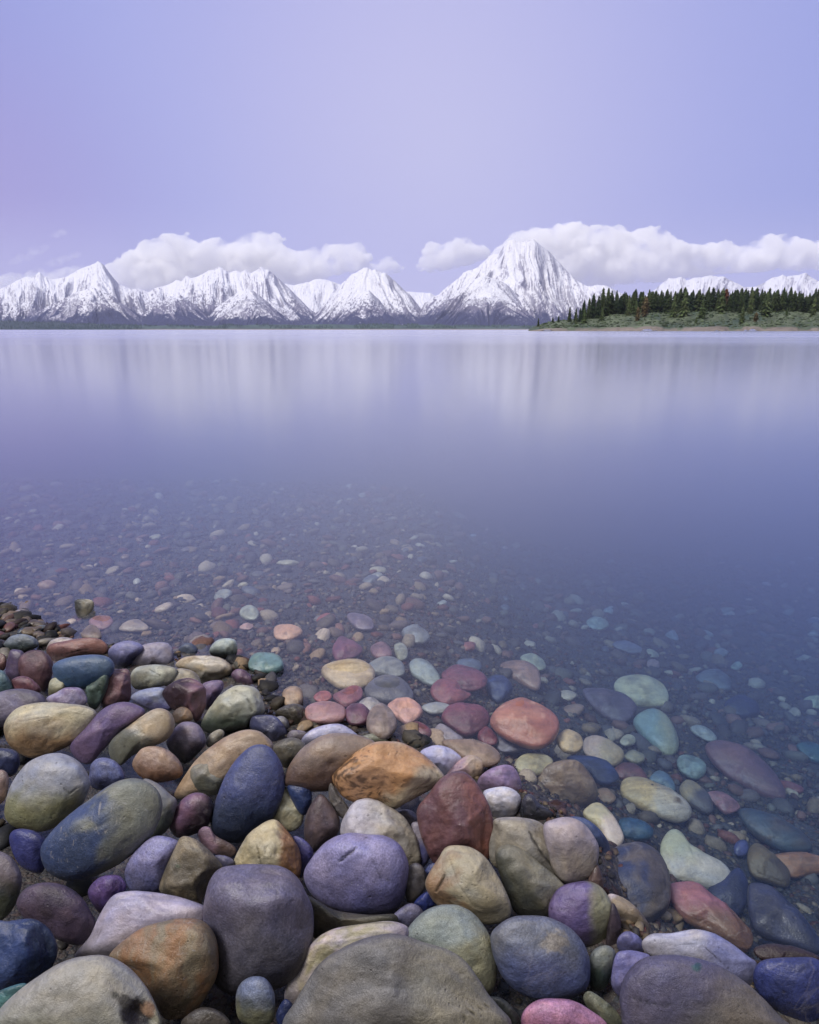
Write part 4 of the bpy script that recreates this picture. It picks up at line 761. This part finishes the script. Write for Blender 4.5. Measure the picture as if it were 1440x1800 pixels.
mountain('dark buttress of the left massif, nearest the far left shore', [(20, 569), (45, 560), (70, 549), (92, 538), (110, 529), (128, 522), (140, 516), (152, 512), (165, 508), (175, 507), (186, 512), (195, 517), (206, 521), (215, 530), (228, 539), (240, 549), (255, 558), (275, 569)], 8000, 9800, 7, 52, shear=90, rockiness=.7)
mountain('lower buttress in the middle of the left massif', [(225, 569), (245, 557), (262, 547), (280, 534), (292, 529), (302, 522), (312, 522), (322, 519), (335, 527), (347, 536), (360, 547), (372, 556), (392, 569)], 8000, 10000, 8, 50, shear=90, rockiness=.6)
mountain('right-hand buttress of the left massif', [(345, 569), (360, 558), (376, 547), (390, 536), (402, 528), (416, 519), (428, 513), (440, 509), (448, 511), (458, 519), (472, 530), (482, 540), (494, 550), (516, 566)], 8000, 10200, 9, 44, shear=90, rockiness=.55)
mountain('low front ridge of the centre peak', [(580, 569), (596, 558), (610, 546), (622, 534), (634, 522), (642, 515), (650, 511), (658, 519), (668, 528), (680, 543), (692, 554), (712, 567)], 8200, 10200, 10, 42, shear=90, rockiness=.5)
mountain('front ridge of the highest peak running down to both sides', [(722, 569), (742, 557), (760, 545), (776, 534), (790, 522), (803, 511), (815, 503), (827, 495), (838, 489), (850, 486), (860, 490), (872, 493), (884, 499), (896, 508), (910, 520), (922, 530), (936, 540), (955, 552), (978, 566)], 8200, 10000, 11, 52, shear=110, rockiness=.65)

# ---------------------------------------------------------------- far forested shore
def strip(name, label, px, up, Y, cfun, mat, lateral=2.0):
    PX, T = np.meshgrid(px, np.linspace(0, 1, len(Y)), indexing='ij'); YY = np.broadcast_to(Y, PX.shape)
    U = up(PX.ravel(), T.ravel()); X, Z = far_xyz(PX.ravel(), YY.ravel(), U)
    o = mesh_np(name, np.stack([X, YY.ravel(), Z], 1), grid_faces(len(px), len(Y)), cfun(PX.ravel(), T.ravel(), U), mat); tag(o, label, None, None, 'structure'); return o
M['land'] = attr_material('far_land', .9, .05, .2, .2, .25)
FU = [(-200, 15), (0, 14), (60, 14), (110, 12), (180, 9.5), (300, 7), (450, 8.5), (600, 9), (750, 8.5), (850, 7), (960, 6), (1100, 6)]
fu = np.array(FU, float)
def up_far(px, T): return np.interp(px, fu[:, 0], fu[:, 1]) * sstep(0, .8, T) * (1 + .12 * vnoise(np.stack([px / 25, T * 3, T * 0], 1))) - 2.0 * (1 - sstep(0, .12, T)) - np.maximum(T - .8, 0) * 40
def col_far(px, T, U):
    n = fbm(np.stack([px / 9, T * 6, T * 0], 1), 3)[:, None]; g = np.array([.050, .085, .065]) * (1 + .6 * n); s = np.array([.24, .19, .16]); d = np.array([.03, .05, .05])
    k = (sstep(1.8, .9, U) * sstep(150, 320, px))[:, None]; g = g * (1 - sstep(300, 100, px)[:, None]) + d * sstep(300, 100, px)[:, None]
    return np.clip(g * (1 - k) + s * k, .01, .8)
strip('terrain', 'low hills along the far shore at the foot of the mountains', np.arange(-230, 1130, 3.), up_far, np.linspace(5200, 7600, 26), col_far, M['land'])
r = np.random.default_rng(21); V, Fc, Cc = [], [], []; nb = 0
for k in range(5200):                            # far-off conifer belt, one mass of tiny trees
    px = r.uniform(-200, 1000); T = r.uniform(.12, .8) if px < 250 else r.uniform(.2, .8); n = vnoise(np.array([[px / 22, T * 3, 2.2]]))[0]
    if px > 250 and n < -.05 + .2 * (T < .35): continue
    Y = 5200 + 2400 * T; X, Z = far_xyz(px, Y, up_far(np.array([px]), np.array([T]))[0]); h = r.uniform(10, 21); w = h * r.uniform(.16, .26); a = r.uniform(0, 6.28)
    pts = [(X + w * math.cos(a + j * 1.0472 * 1.2) * (1 if j % 2 else .75), Y + w * math.sin(a + j * 1.2566), Z + 1.0 + r.uniform(-1, 1)) for j in range(5)] + [(X, Y, Z + h)]
    V += pts; Fc += [(nb + j, nb + (j + 1) % 5, nb + 5) for j in range(5)]; nb += 6
    g = r.uniform(.7, 1.4); lt = sstep(400, 700, px) * r.uniform(0, 1); Cc += [np.array([.022 + .02 * lt, .045 + .03 * lt, .036]) * g] * 6
fw = mesh_np('forest', np.array(V), np.array(Fc), np.array(Cc), M['land'], smooth=False); tag(fw, 'dark strip of far-off conifer woods along the foot of the mountains', 'forest', None, 'stuff')

# ---------------------------------------------------------------- wooded point at the right
pu = np.array([(900, 0), (926, 0), (934, 4), (945, 9), (958, 12.5), (970, 15.5), (990, 18), (1020, 21), (1050, 25), (1080, 29), (1100, 30), (1200, 33), (1440, 34), (1700, 36)], float)
def up_pt(px, T):
    top = np.interp(px, pu[:, 0], pu[:, 1]); bank = np.minimum(6.5, top * .30)
    wob = .06 * vnoise(np.stack([px / 30, px * 0, px * 0 + 4], 1)) + .02 * vnoise(np.stack([px / 7, px * 0, px * 0 + 8], 1))
    s = np.clip(T + wob, 0, 1.5); sh = np.where(px < 880, .0, .0)
    rise = bank * sstep(.0, .10, s) + (top - bank) * sstep(.05, .62, s) ** 1.1
    return rise + .8 * fbm(np.stack([px / 14, T * 9, T * 0], 1), 3) * sstep(.05, .3, T) - 2.5 * (1 - sstep(0, .02, s)) - np.maximum(T - .9, 0) * 30 - 3. * sstep(932, 924, px)
def col_pt(px, T, U):
    n = fbm(np.stack([px / 6, T * 14, T * 0 + 2], 1), 4)[:, None]; n2 = fbm(np.stack([px / 25, T * 5, T * 0 + 6], 1), 3)[:, None]
    g = np.array([.085, .105, .062]) * (1 + .55 * n + .35 * n2); dk = np.array([.05, .09, .07]); g = g * (1 - .5 * sstep(0, .5, -n2)) + dk * .5 * sstep(0, .5, -n2)
    s = np.array([.215, .182, .150]) * (1 + .25 * n); k = sstep(.13, .075, T + .05 * n[:, 0])[:, None]; fl = sstep(.55, .75, T)[:, None]
    g = g * (1 - fl) + np.array([.04, .05, .035]) * fl
    return np.clip(g * (1 - k) + s * k, .01, .8)
PT_Y = np.linspace(430, 800, 70)
strip('terrain', 'sage-green point of land with a bare tan bank at the right', np.arange(916, 1690, 2.), up_pt, PT_Y, col_pt, M['land'])
def pt_ground(px, T):
    Y = 430 + 370 * T; X, Z = far_xyz(px, Y, up_pt(np.array([float(px)]), np.array([float(T)]))[0]); return X, Y, Z
# sagebrush
r = np.random.default_rng(31); N1, F1 = ico(1); V, Fc, Cc = [], [], []; nb = 0
for k in range(1500):
    px = r.uniform(945, 1660); T = r.uniform(.13, .62); x, y, z = pt_ground(px, T); s = r.uniform(.35, 1.1) * (1 if r.uniform() < .93 else 1.9)
    v = N1 * (1 + r.uniform(-.35, .35, (len(N1), 1))) * np.array([1.3, 1.3, .8]) * s + np.array([x, y, z + .2 * s]); V.append(v); Fc.append(F1 + nb); nb += len(N1)
    Cc.append(np.repeat((np.array([.075, .098, .06]) if r.uniform() < .75 else np.array([.04, .06, .032]))[None] * r.uniform(.6, 1.5), len(N1), 0))
sb = mesh_np('undergrowth', np.concatenate(V), np.concatenate(Fc), np.concatenate(Cc), M['land'], smooth=False); tag(sb, 'grey-green sagebrush covering the slope of the wooded point', 'sagebrush', None, 'stuff')

# conifers
def tree_material(name, a, b):
    m, t = new_mat(name); oi = t.n('ShaderNodeObjectInfo'); at = t.n('ShaderNodeAttribute', attribute_name='col')
    c = t.mix(oi.outputs['Random'], a, b); mul = t.mix(1.0, c, at.outputs['Color'], 'MULTIPLY')
    p = t.n('ShaderNodeBsdfPrincipled'); t.l(mul, p.inputs['Base Color']); p.inputs['Roughness'].default_value = .8; p.inputs['Specular IOR Level'].default_value = .15
    t.l(p.outputs[0], t.n('ShaderNodeOutputMaterial').inputs[0]); return m
TM = {'dark': tree_material('dark_conifer', (.022, .038, .018), (.055, .075, .028)), 'light': tree_material('light_conifer', (.060, .090, .034), (.085, .110, .045)),
      'amber': tree_material('amber_foliage', (.105, .082, .040), (.125, .095, .05)), 'rust': tree_material('rusty_foliage', (.095, .038, .022), (.11, .045, .028))}
tk_m, tt_ = new_mat('bark'); pbk = tt_.n('ShaderNodeBsdfPrincipled'); nzk = tt_.noise(tt_.n('ShaderNodeTexCoord').outputs['Object'], 4, 3); tt_.l(tt_.ramp(nzk, [(0, (.05, .04, .035)), (1, (.12, .10, .085))]), pbk.inputs['Base Color']); tt_.l(pbk.outputs[0], tt_.n('ShaderNodeOutputMaterial').inputs[0])
def crown_mesh(seed, fat, kind):
    r = np.random.default_rng(seed); V, Fc, C = [], [], []; nb = 0
    for k in range(26):
        z = .05 + .94 * (k / 25) ** .9; R0 = fat * (1 - z) ** .62 * (.75 + .35 * r.uniform()) + .012
        if kind == 'round': R0 = fat * math.sqrt(max(0, 1 - ((z - .42) / .6) ** 2)) * (.75 + .4 * r.uniform()) + .01
        nbch = 14
        for j in range(nbch):
            if r.uniform() < .14: continue
            a = 6.283 * (j + r.uniform(-.4, .4)) / nbch; L = R0 * r.uniform(.6, 1.2); d = np.array([math.cos(a), math.sin(a)]); n = np.array([-d[1], d[0]])
            for q in range(2):
                f0, f1 = (.05, .62) if q == 0 else (.42, 1.0); wd = L * (.34 if q == 0 else .26) + .008; dz = -.26 * L
                p0 = d * L * f0; p1 = d * L * f1; zz0 = z + dz * f0 + .01; zz1 = z + dz * f1 * 1.2
                V += [(*(p0 - n * wd * .5), zz0 + r.uniform(-.012, .012)), (*(p0 + n * wd * .5), zz0 + r.uniform(-.012, .012)), (*(p1 + n * wd * .35), zz1 - .02), (*(p1 - n * wd * .35), zz1 - .02 + r.uniform(-.015, .015))]
                Fc.append((nb, nb + 1, nb + 2, nb + 3)); nb += 4; g = r.uniform(.6, 1.5); C += [(g, g * r.uniform(.9, 1.1), g)] * 4
    V += [(.012, 0, .92), (-.006, .01, .92), (-.006, -.01, .92), (0, 0, 1.02)]; Fc += [(nb, nb + 1, nb + 3, nb + 3)]; C += [(1, 1, 1)] * 4
    return np.array(V), np.array(Fc[:-1]), np.array(C)
def proto(kind, seed, fat, shape='cone'):
    e = bpy.data.objects.new('conifer_tree', None); COL.objects.link(e); e.empty_display_size = .1
    tr = bpy.data.meshes.new('trunk'); bm = bmesh.new(); bmesh.ops.create_cone(bm, segments=7, radius1=.022, radius2=.004, depth=1., cap_ends=True); bmesh.ops.translate(bm, verts=bm.verts, vec=(0, 0, .46)); bm.to_mesh(tr); bm.free(); tr.materials.append(tk_m)
    o = bpy.data.objects.new('trunk', tr); COL.objects.link(o); o.parent = e
    V, Fc, C = crown_mesh(seed, fat, shape); mesh_np('crown', V, Fc, C, TM[kind], smooth=False, parent=e); return e
PROTO = {'dark': [proto('dark', s, f) for s, f in ((1, .22), (2, .26), (3, .19), (4, .29), (5, .24))], 'light': [proto('light', s, f) for s, f in ((6, .30), (7, .24))],
         'amber': [proto('amber', 8, .25, 'round'), proto('amber', 9, .2, 'round')], 'rust': [proto('rust', 10, .28, 'round')]}
used = set()
def plant(kind, px, T, h, label, group, k=None, wide=1.):
    L = PROTO[kind]; e = L[random.randrange(len(L)) if k is None else k % len(L)]
    if e.name in used:
        c = e.copy(); COL.objects.link(c)
        for ch in list(e.children):
            d = ch.copy(); COL.objects.link(d); d.parent = c
        e = c
    else: used.add(e.name)
    x, y, z = pt_ground(px, T); e.location = (x, y, z - .15); e.scale = (h * wide, h * wide, h); e.rotation_euler = (0, 0, random.uniform(0, 6.28)); tag(e, label, 'tree', group)
    return e
r = np.random.default_rng(41)
for i, e in enumerate([p for L in PROTO['dark'] for p in [L]]): pass
row = 'dark conifer standing shoulder to shoulder in the forest on the point'
for px in np.arange(1078, 1600, 7):            # front rank of the forest
    plant('dark', px + r.uniform(-3, 3), .60 + r.uniform(-.04, .05), r.uniform(12, 21), row, 'dark conifers of the forest on the point', wide=r.uniform(1.0, 1.6))
for px in np.arange(1066, 1600, 7):            # ranks behind
    plant('dark', px + r.uniform(-3, 3), .72 + r.uniform(-.04, .05), r.uniform(15, 24), row, 'dark conifers of the forest on the point', wide=r.uniform(1.0, 1.6))
for px in np.arange(1078, 1600, 9):
    plant('dark', px + r.uniform(-4, 4), .84 + r.uniform(-.03, .03), r.uniform(18, 25), row, 'dark conifers of the forest on the point')
for px, T, h in ((1000, .50, 13), (1011, .5, 11.5), (1018, .44, 12), (1033, .52, 19), (1040, .55, 22), (1049, .52, 20), (1056, .56, 26), (1065, .58, 25), (1071, .6, 22), (1024, .55, 17)):
    plant('dark', px, T, h, 'dark conifer in the small clump at the left end of the forest', 'conifers in the clump at the tip')
plant('dark', 946, .42, 7.0, 'lone small dark conifer nearest the tip of the point', None)
plant('dark', 971, .45, 5.5, 'lower left of the pair of small dark shrubby conifers right of the lone one', None, wide=1.2)
plant('dark', 981, .45, 6.0, 'right one of the pair of small dark shrubby conifers near the tip', None, wide=r.uniform(1.0, 1.6))
for px, T, h, lb in ((1026, .36, 12, 'pale green young conifer in front of the clump at the tip'), (1057, .40, 11, 'pale green young conifer at the right foot of the clump'), (1012, .38, 8, 'small pale green conifer at the left foot of the clump'),
                     (1102, .50, 16, 'light green conifer before the dark forest, left of two amber trees'), (1115, .5, 13, 'second light green conifer close beside the amber trees'), (1181, .46, 18, 'slim light green conifer before the dark trees, second clearing'),
                     (1199, .45, 22, 'tall light green conifer right of the slim one'), (1231, .36, 15, 'light green conifer standing alone in the sage, middle of the slope'), (1264, .48, 22, 'broad light green conifer under the rusty tree'),
                     (1302, .27, 14, 'light green conifer farthest down the slope towards the water'), (1315, .45, 20, 'light green conifer behind the one farthest down the slope'), (1342, .44, 21, 'tall light green conifer before the dark forest at the right'),
                     (1222, .24, 5, 'tiny light green bush-like conifer low on the slope'), (1379, .42, 7, 'small light green conifer at the forest edge near the right frame edge'), (1425, .46, 16, 'light green conifer nearest the right frame edge')):
    plant('light', px, T, h, lb, None)
plant('amber', 1131, .40, 16, 'amber-leaved tree, the taller of two on the sage slope', None, 0)
plant('amber', 1119, .34, 11, 'smaller amber-leaved tree left of the taller one', None, 1)
plant('amber', 1326, .24, 7, 'low yellowish bush-like tree beside the lowest light green conifer', None, 1, 1.4)
plant('rust', 1269, .66, 21, 'single rust-red tree among the dark forest', None, 0)

# ---------------------------------------------------------------- clouds
def cloud(label, pts, dist, thick, dens, seed, rmax=26, n=260, colr=(1., 1., 1.)):
    """a heap of rounded puffs filling the outline, melted into one skin and filled with thin bright vapour"""
    Q = catmull(pts, 10); c, A = poly_centroid(Q); r = np.random.default_rng(int(seed)); sc = dist / F; N2, F2 = ico(2); V, Fc, nb, k = [], [], 0, 0
    lo, hi = Q.min(0), Q.max(0); E = np.roll(Q, -1, 0) - Q
    while k < n:
        p = r.uniform(lo, hi); x, y = p
        cr = ((Q[:, 1] > y) != (np.roll(Q[:, 1], -1) > y)) & (x < (np.roll(Q[:, 0], -1) - Q[:, 0]) * (y - Q[:, 1]) / (np.roll(Q[:, 1], -1) - Q[:, 1] + 1e-12) + Q[:, 0])
        if cr.sum() % 2 == 0: continue
        tt = np.clip(((p - Q) * E).sum(1) / (E ** 2).sum(1), 0, 1); d = np.hypot(*(Q + E * tt[:, None] - p).T).min()
        rad = min(d * r.uniform(.8, 1.15) + 1.2, rmax * r.uniform(.6, 1)); dep = r.uniform(-1, 1) * max(0, min(d, rmax) * thick)
        V.append((N2 * np.array([1.15, 1., .92]) * rad + np.array([x - c[0], dep, -(y - c[1])])) * sc); Fc.append(F2 + nb); nb += len(N2); k += 1
    o = mesh_np('cloud', np.concatenate(V), np.concatenate(Fc)); md = o.modifiers.new('melt', 'REMESH'); md.mode = 'VOXEL'; md.voxel_size = max(1.6, rmax / 13) * sc
    dg = bpy.context.evaluated_depsgraph_get(); me = bpy.data.meshes.new_from_object(o.evaluated_get(dg)); o.modifiers.clear(); o.data = me
    P = np.empty(len(me.vertices) * 3, np.float32); me.vertices.foreach_get('co', P); P = P.reshape(-1, 3).astype(float); nr = np.empty(len(P) * 3, np.float32); me.vertices.foreach_get('normal', nr); nr = nr.reshape(-1, 3)
    q = P / sc; dsp = (fbm(q / 7. + seed, 4, .6) * 2.6 + fbm(q / 22. + seed, 2) * 3.0) * sc * min(1, rmax / 20)
    P = P + nr * dsp[:, None]; me.vertices.foreach_set('co', P.astype(np.float32).ravel()); me.update()
    m, t = new_mat('cloud_vapour'); vs = t.n('ShaderNodeVolumeScatter'); vs.inputs['Color'].default_value = (*colr, 1); vs.inputs['Density'].default_value = dens; vs.inputs['Anisotropy'].default_value = .0; P_ = t.n('ShaderNodeTexCoord').outputs['Object']
    dn = t.mapr(t.noise(P_, 1 / (rmax * sc * 1.1), 3, .55, .3), .38, .60, .08, 1., True); t.l(t.math('MULTIPLY', dn, dens), vs.inputs['Density']); m.volume_intersection_method if False else None
    t.l(vs.outputs[0], t.n('ShaderNodeOutputMaterial').inputs['Volume']); me.materials.clear(); me.materials.append(m)
    o.location = CO + ray(*c) * dist; tag(o, label, 'cloud', None, 'thing'); return o
cloud('large white cloud bank draped behind the left snowy massif', [(170, 484), (200, 461), (225, 446), (250, 431), (283, 422), (307, 412), (320, 419), (336, 411), (347, 426), (372, 424), (392, 422), (402, 432), (425, 420), (447, 415), (470, 410), (500, 417), (507, 434), (516, 443), (540, 440), (562, 433), (590, 432), (612, 431), (642, 425), (643, 440), (654, 456), (640, 472), (600, 480), (560, 492), (520, 510), (420, 516), (330, 520), (250, 524), (200, 514)], 19000, 1., .0125, 3, 26, 420)
cloud('little white cloud touching the right shoulder of the centre peak', [(640, 470), (664, 458), (686, 452), (700, 464), (712, 472), (690, 481), (662, 480)], 19500, 1., .0075, 12, 11, 60)
cloud('small separate white cloud left of the highest peak', [(732, 472), (738, 455), (749, 431), (762, 426), (776, 431), (800, 422), (820, 418), (832, 430), (852, 434), (862, 450), (838, 462), (800, 472), (760, 478)], 18000, 1., .0125, 15, 17, 130)
cloud('long white cloud capping the highest peak and trailing off grey to the right', [(858, 462), (878, 434), (895, 418), (920, 407), (950, 400), (985, 397), (1014, 392), (1028, 401), (1060, 400), (1092, 401), (1106, 412), (1122, 405), (1162, 400), (1172, 413), (1182, 424), (1220, 429), (1258, 429), (1276, 419), (1292, 431), (1340, 417), (1362, 413), (1400, 420), (1450, 428), (1540, 436), (1570, 462), (1480, 474), (1400, 474), (1300, 479), (1200, 490), (1120, 498), (1020, 508), (960, 502), (900, 487)], 18500, 1., .0125, 21, 26, 520)
cloud('thin low cloud behind the summits at the far left', [(-90, 520), (-60, 492), (0, 482), (40, 479), (65, 471), (92, 478), (120, 471), (150, 467), (172, 474), (160, 492), (100, 512), (0, 520)], 20000, 1., .0040, 33, 14, 160)
for k_, pts in enumerate(([(8, 460), (30, 448), (52, 436), (86, 431), (82, 442), (56, 455), (26, 464)], [(78, 464), (100, 452), (134, 443), (146, 448), (120, 458), (98, 468)], [(86, 416), (96, 408), (114, 404), (118, 410), (102, 417)])):
    cloud(('faint wisp of cloud highest but one in the sky at far left', 'faint slanting wisp of cloud just above the low far-left cloud', 'smallest and highest wisp of cloud at far left')[k_], pts, 20500, 1., .0013, 40 + k_ * 5, 7, 50)

# ---------------------------------------------------------------- haze
if HAZE > 0:
    bm = bmesh.new(); bmesh.ops.create_cube(bm, size=1.0); me = bpy.data.meshes.new('haze'); bm.to_mesh(me); bm.free()
    hz = bpy.data.objects.new('haze', me); COL.objects.link(hz); hz.scale = (36000, 21000, 2012); hz.location = (0, 6900, 2012 / 2 - 12)
    m, t = new_mat('haze_air'); pv = t.n('ShaderNodeVolumePrincipled'); pv.inputs['Color'].default_value = (.70, .73, 1.0, 1); pv.inputs['Density'].default_value = HAZE; pv.inputs['Anisotropy'].default_value = .0
    t.l(pv.outputs[0], t.n('ShaderNodeOutputMaterial').inputs['Volume']); me.materials.append(m); tag(hz, 'thin bluish haze over the lake', 'haze', None, 'stuff')

# ---------------------------------------------------------------- sky and light
SUN_EL, SUN_AZ = 58, 232            # behind the photographer, a little to the left; veiled, so very soft
sd = bpy.data.lights.new('sun', 'SUN'); so = bpy.data.objects.new('sun', sd); COL.objects.link(so); sd.energy = SUN_E; sd.angle = R(18); sd.color = (1.0, .95, .90)
az = R(SUN_AZ); dirv = Vector((math.sin(az) * math.cos(R(SUN_EL)), math.cos(az) * math.cos(R(SUN_EL)), math.sin(R(SUN_EL)))); so.rotation_euler = dirv.to_track_quat('Z', 'Y').to_euler()
wd = bpy.data.worlds.new('World'); scene.world = wd; wd.use_nodes = True; t = NT(wd.node_tree)
tc = t.n('ShaderNodeTexCoord'); V = tc.outputs['Generated']
def dotn(px=None, py=None, vec=None):
    d = ray(px, py) if vec is None else np.array(vec, float); d = d / np.linalg.norm(d)
    nd = t.n('ShaderNodeVectorMath', operation='DOT_PRODUCT'); t.l(V, nd.inputs[0]); nd.inputs[1].default_value = tuple(d); return nd.outputs['Value']
L = lambda *c: tuple(lin(c))
ang = t.math('ARCCOSINE', dotn(790, 265))
base = t.ramp(t.math('DIVIDE', ang, 1.0), [(0, L(*SKY[0])), (.16, L(*SKY[1])), (.33, L(*SKY[2])), (.55, L(*SKY[3])), (.8, L(*SKY[4]))], 'B_SPLINE')
pk = t.mapr(t.math('ARCCOSINE', dotn(-120, 430)), .05, .36, .8, 0, True); base = t.mix(pk, base, L(168, 154, 210))
rb = t.mapr(t.math('ARCCOSINE', dotn(1620, -20)), .05, .60, .26, 0, True); base = t.mix(rb, base, L(134, 150, 216))
sp = t.n('ShaderNodeSeparateXYZ'); t.l(V, sp.inputs[0])
lowb = t.mapr(sp.outputs[2], .02, .17, .8, 0, True); base = t.mix(lowb, base, L(196, 194, 233))
zen = t.mapr(sp.outputs[2], .66, .96, 0, 1, True); base = t.mix(zen, base, ZENITH)
back = t.mapr(sp.outputs[1], -.05, -.5, 0, 1, True); backc = t.mix(t.mapr(sp.outputs[2], .0, .6), BACKLOW, ZENITH); base = t.mix(back, base, backc)
nish = t.n('ShaderNodeTexSky', sky_type='NISHITA', sun_disc=False); nish.sun_elevation = R(SUN_EL); nish.sun_rotation = az
bg1 = t.n('ShaderNodeBackground'); t.l(base, bg1.inputs[0]); bg1.inputs[1].default_value = 1.05
bg2 = t.n('ShaderNodeBackground'); t.l(nish.outputs[0], bg2.inputs[0]); bg2.inputs[1].default_value = .004
ad = t.n('ShaderNodeAddShader'); t.l(bg1.outputs[0], ad.inputs[0]); t.l(bg2.outputs[0], ad.inputs[1]); t.l(ad.outputs[0], t.n('ShaderNodeOutputWorld').inputs[0])
scene.view_settings.view_transform = 'Standard'; scene.view_settings.look = 'None'; scene.view_settings.exposure = 0; scene.view_settings.gamma = 1
cy = scene.cycles; cy.use_denoising = True; cy.denoiser = 'OPENIMAGEDENOISE'; cy.denoising_input_passes = 'RGB_ALBEDO_NORMAL'
cy.max_bounces = 26; cy.diffuse_bounces = 3; cy.glossy_bounces = 3; cy.transparent_max_bounces = 24; cy.transmission_bounces = 4; cy.volume_bounces = 24
cy.caustics_reflective = False; cy.caustics_refractive = False; cy.sample_clamp_indirect = 6; cy.use_adaptive_sampling = True; cy.adaptive_threshold = .015
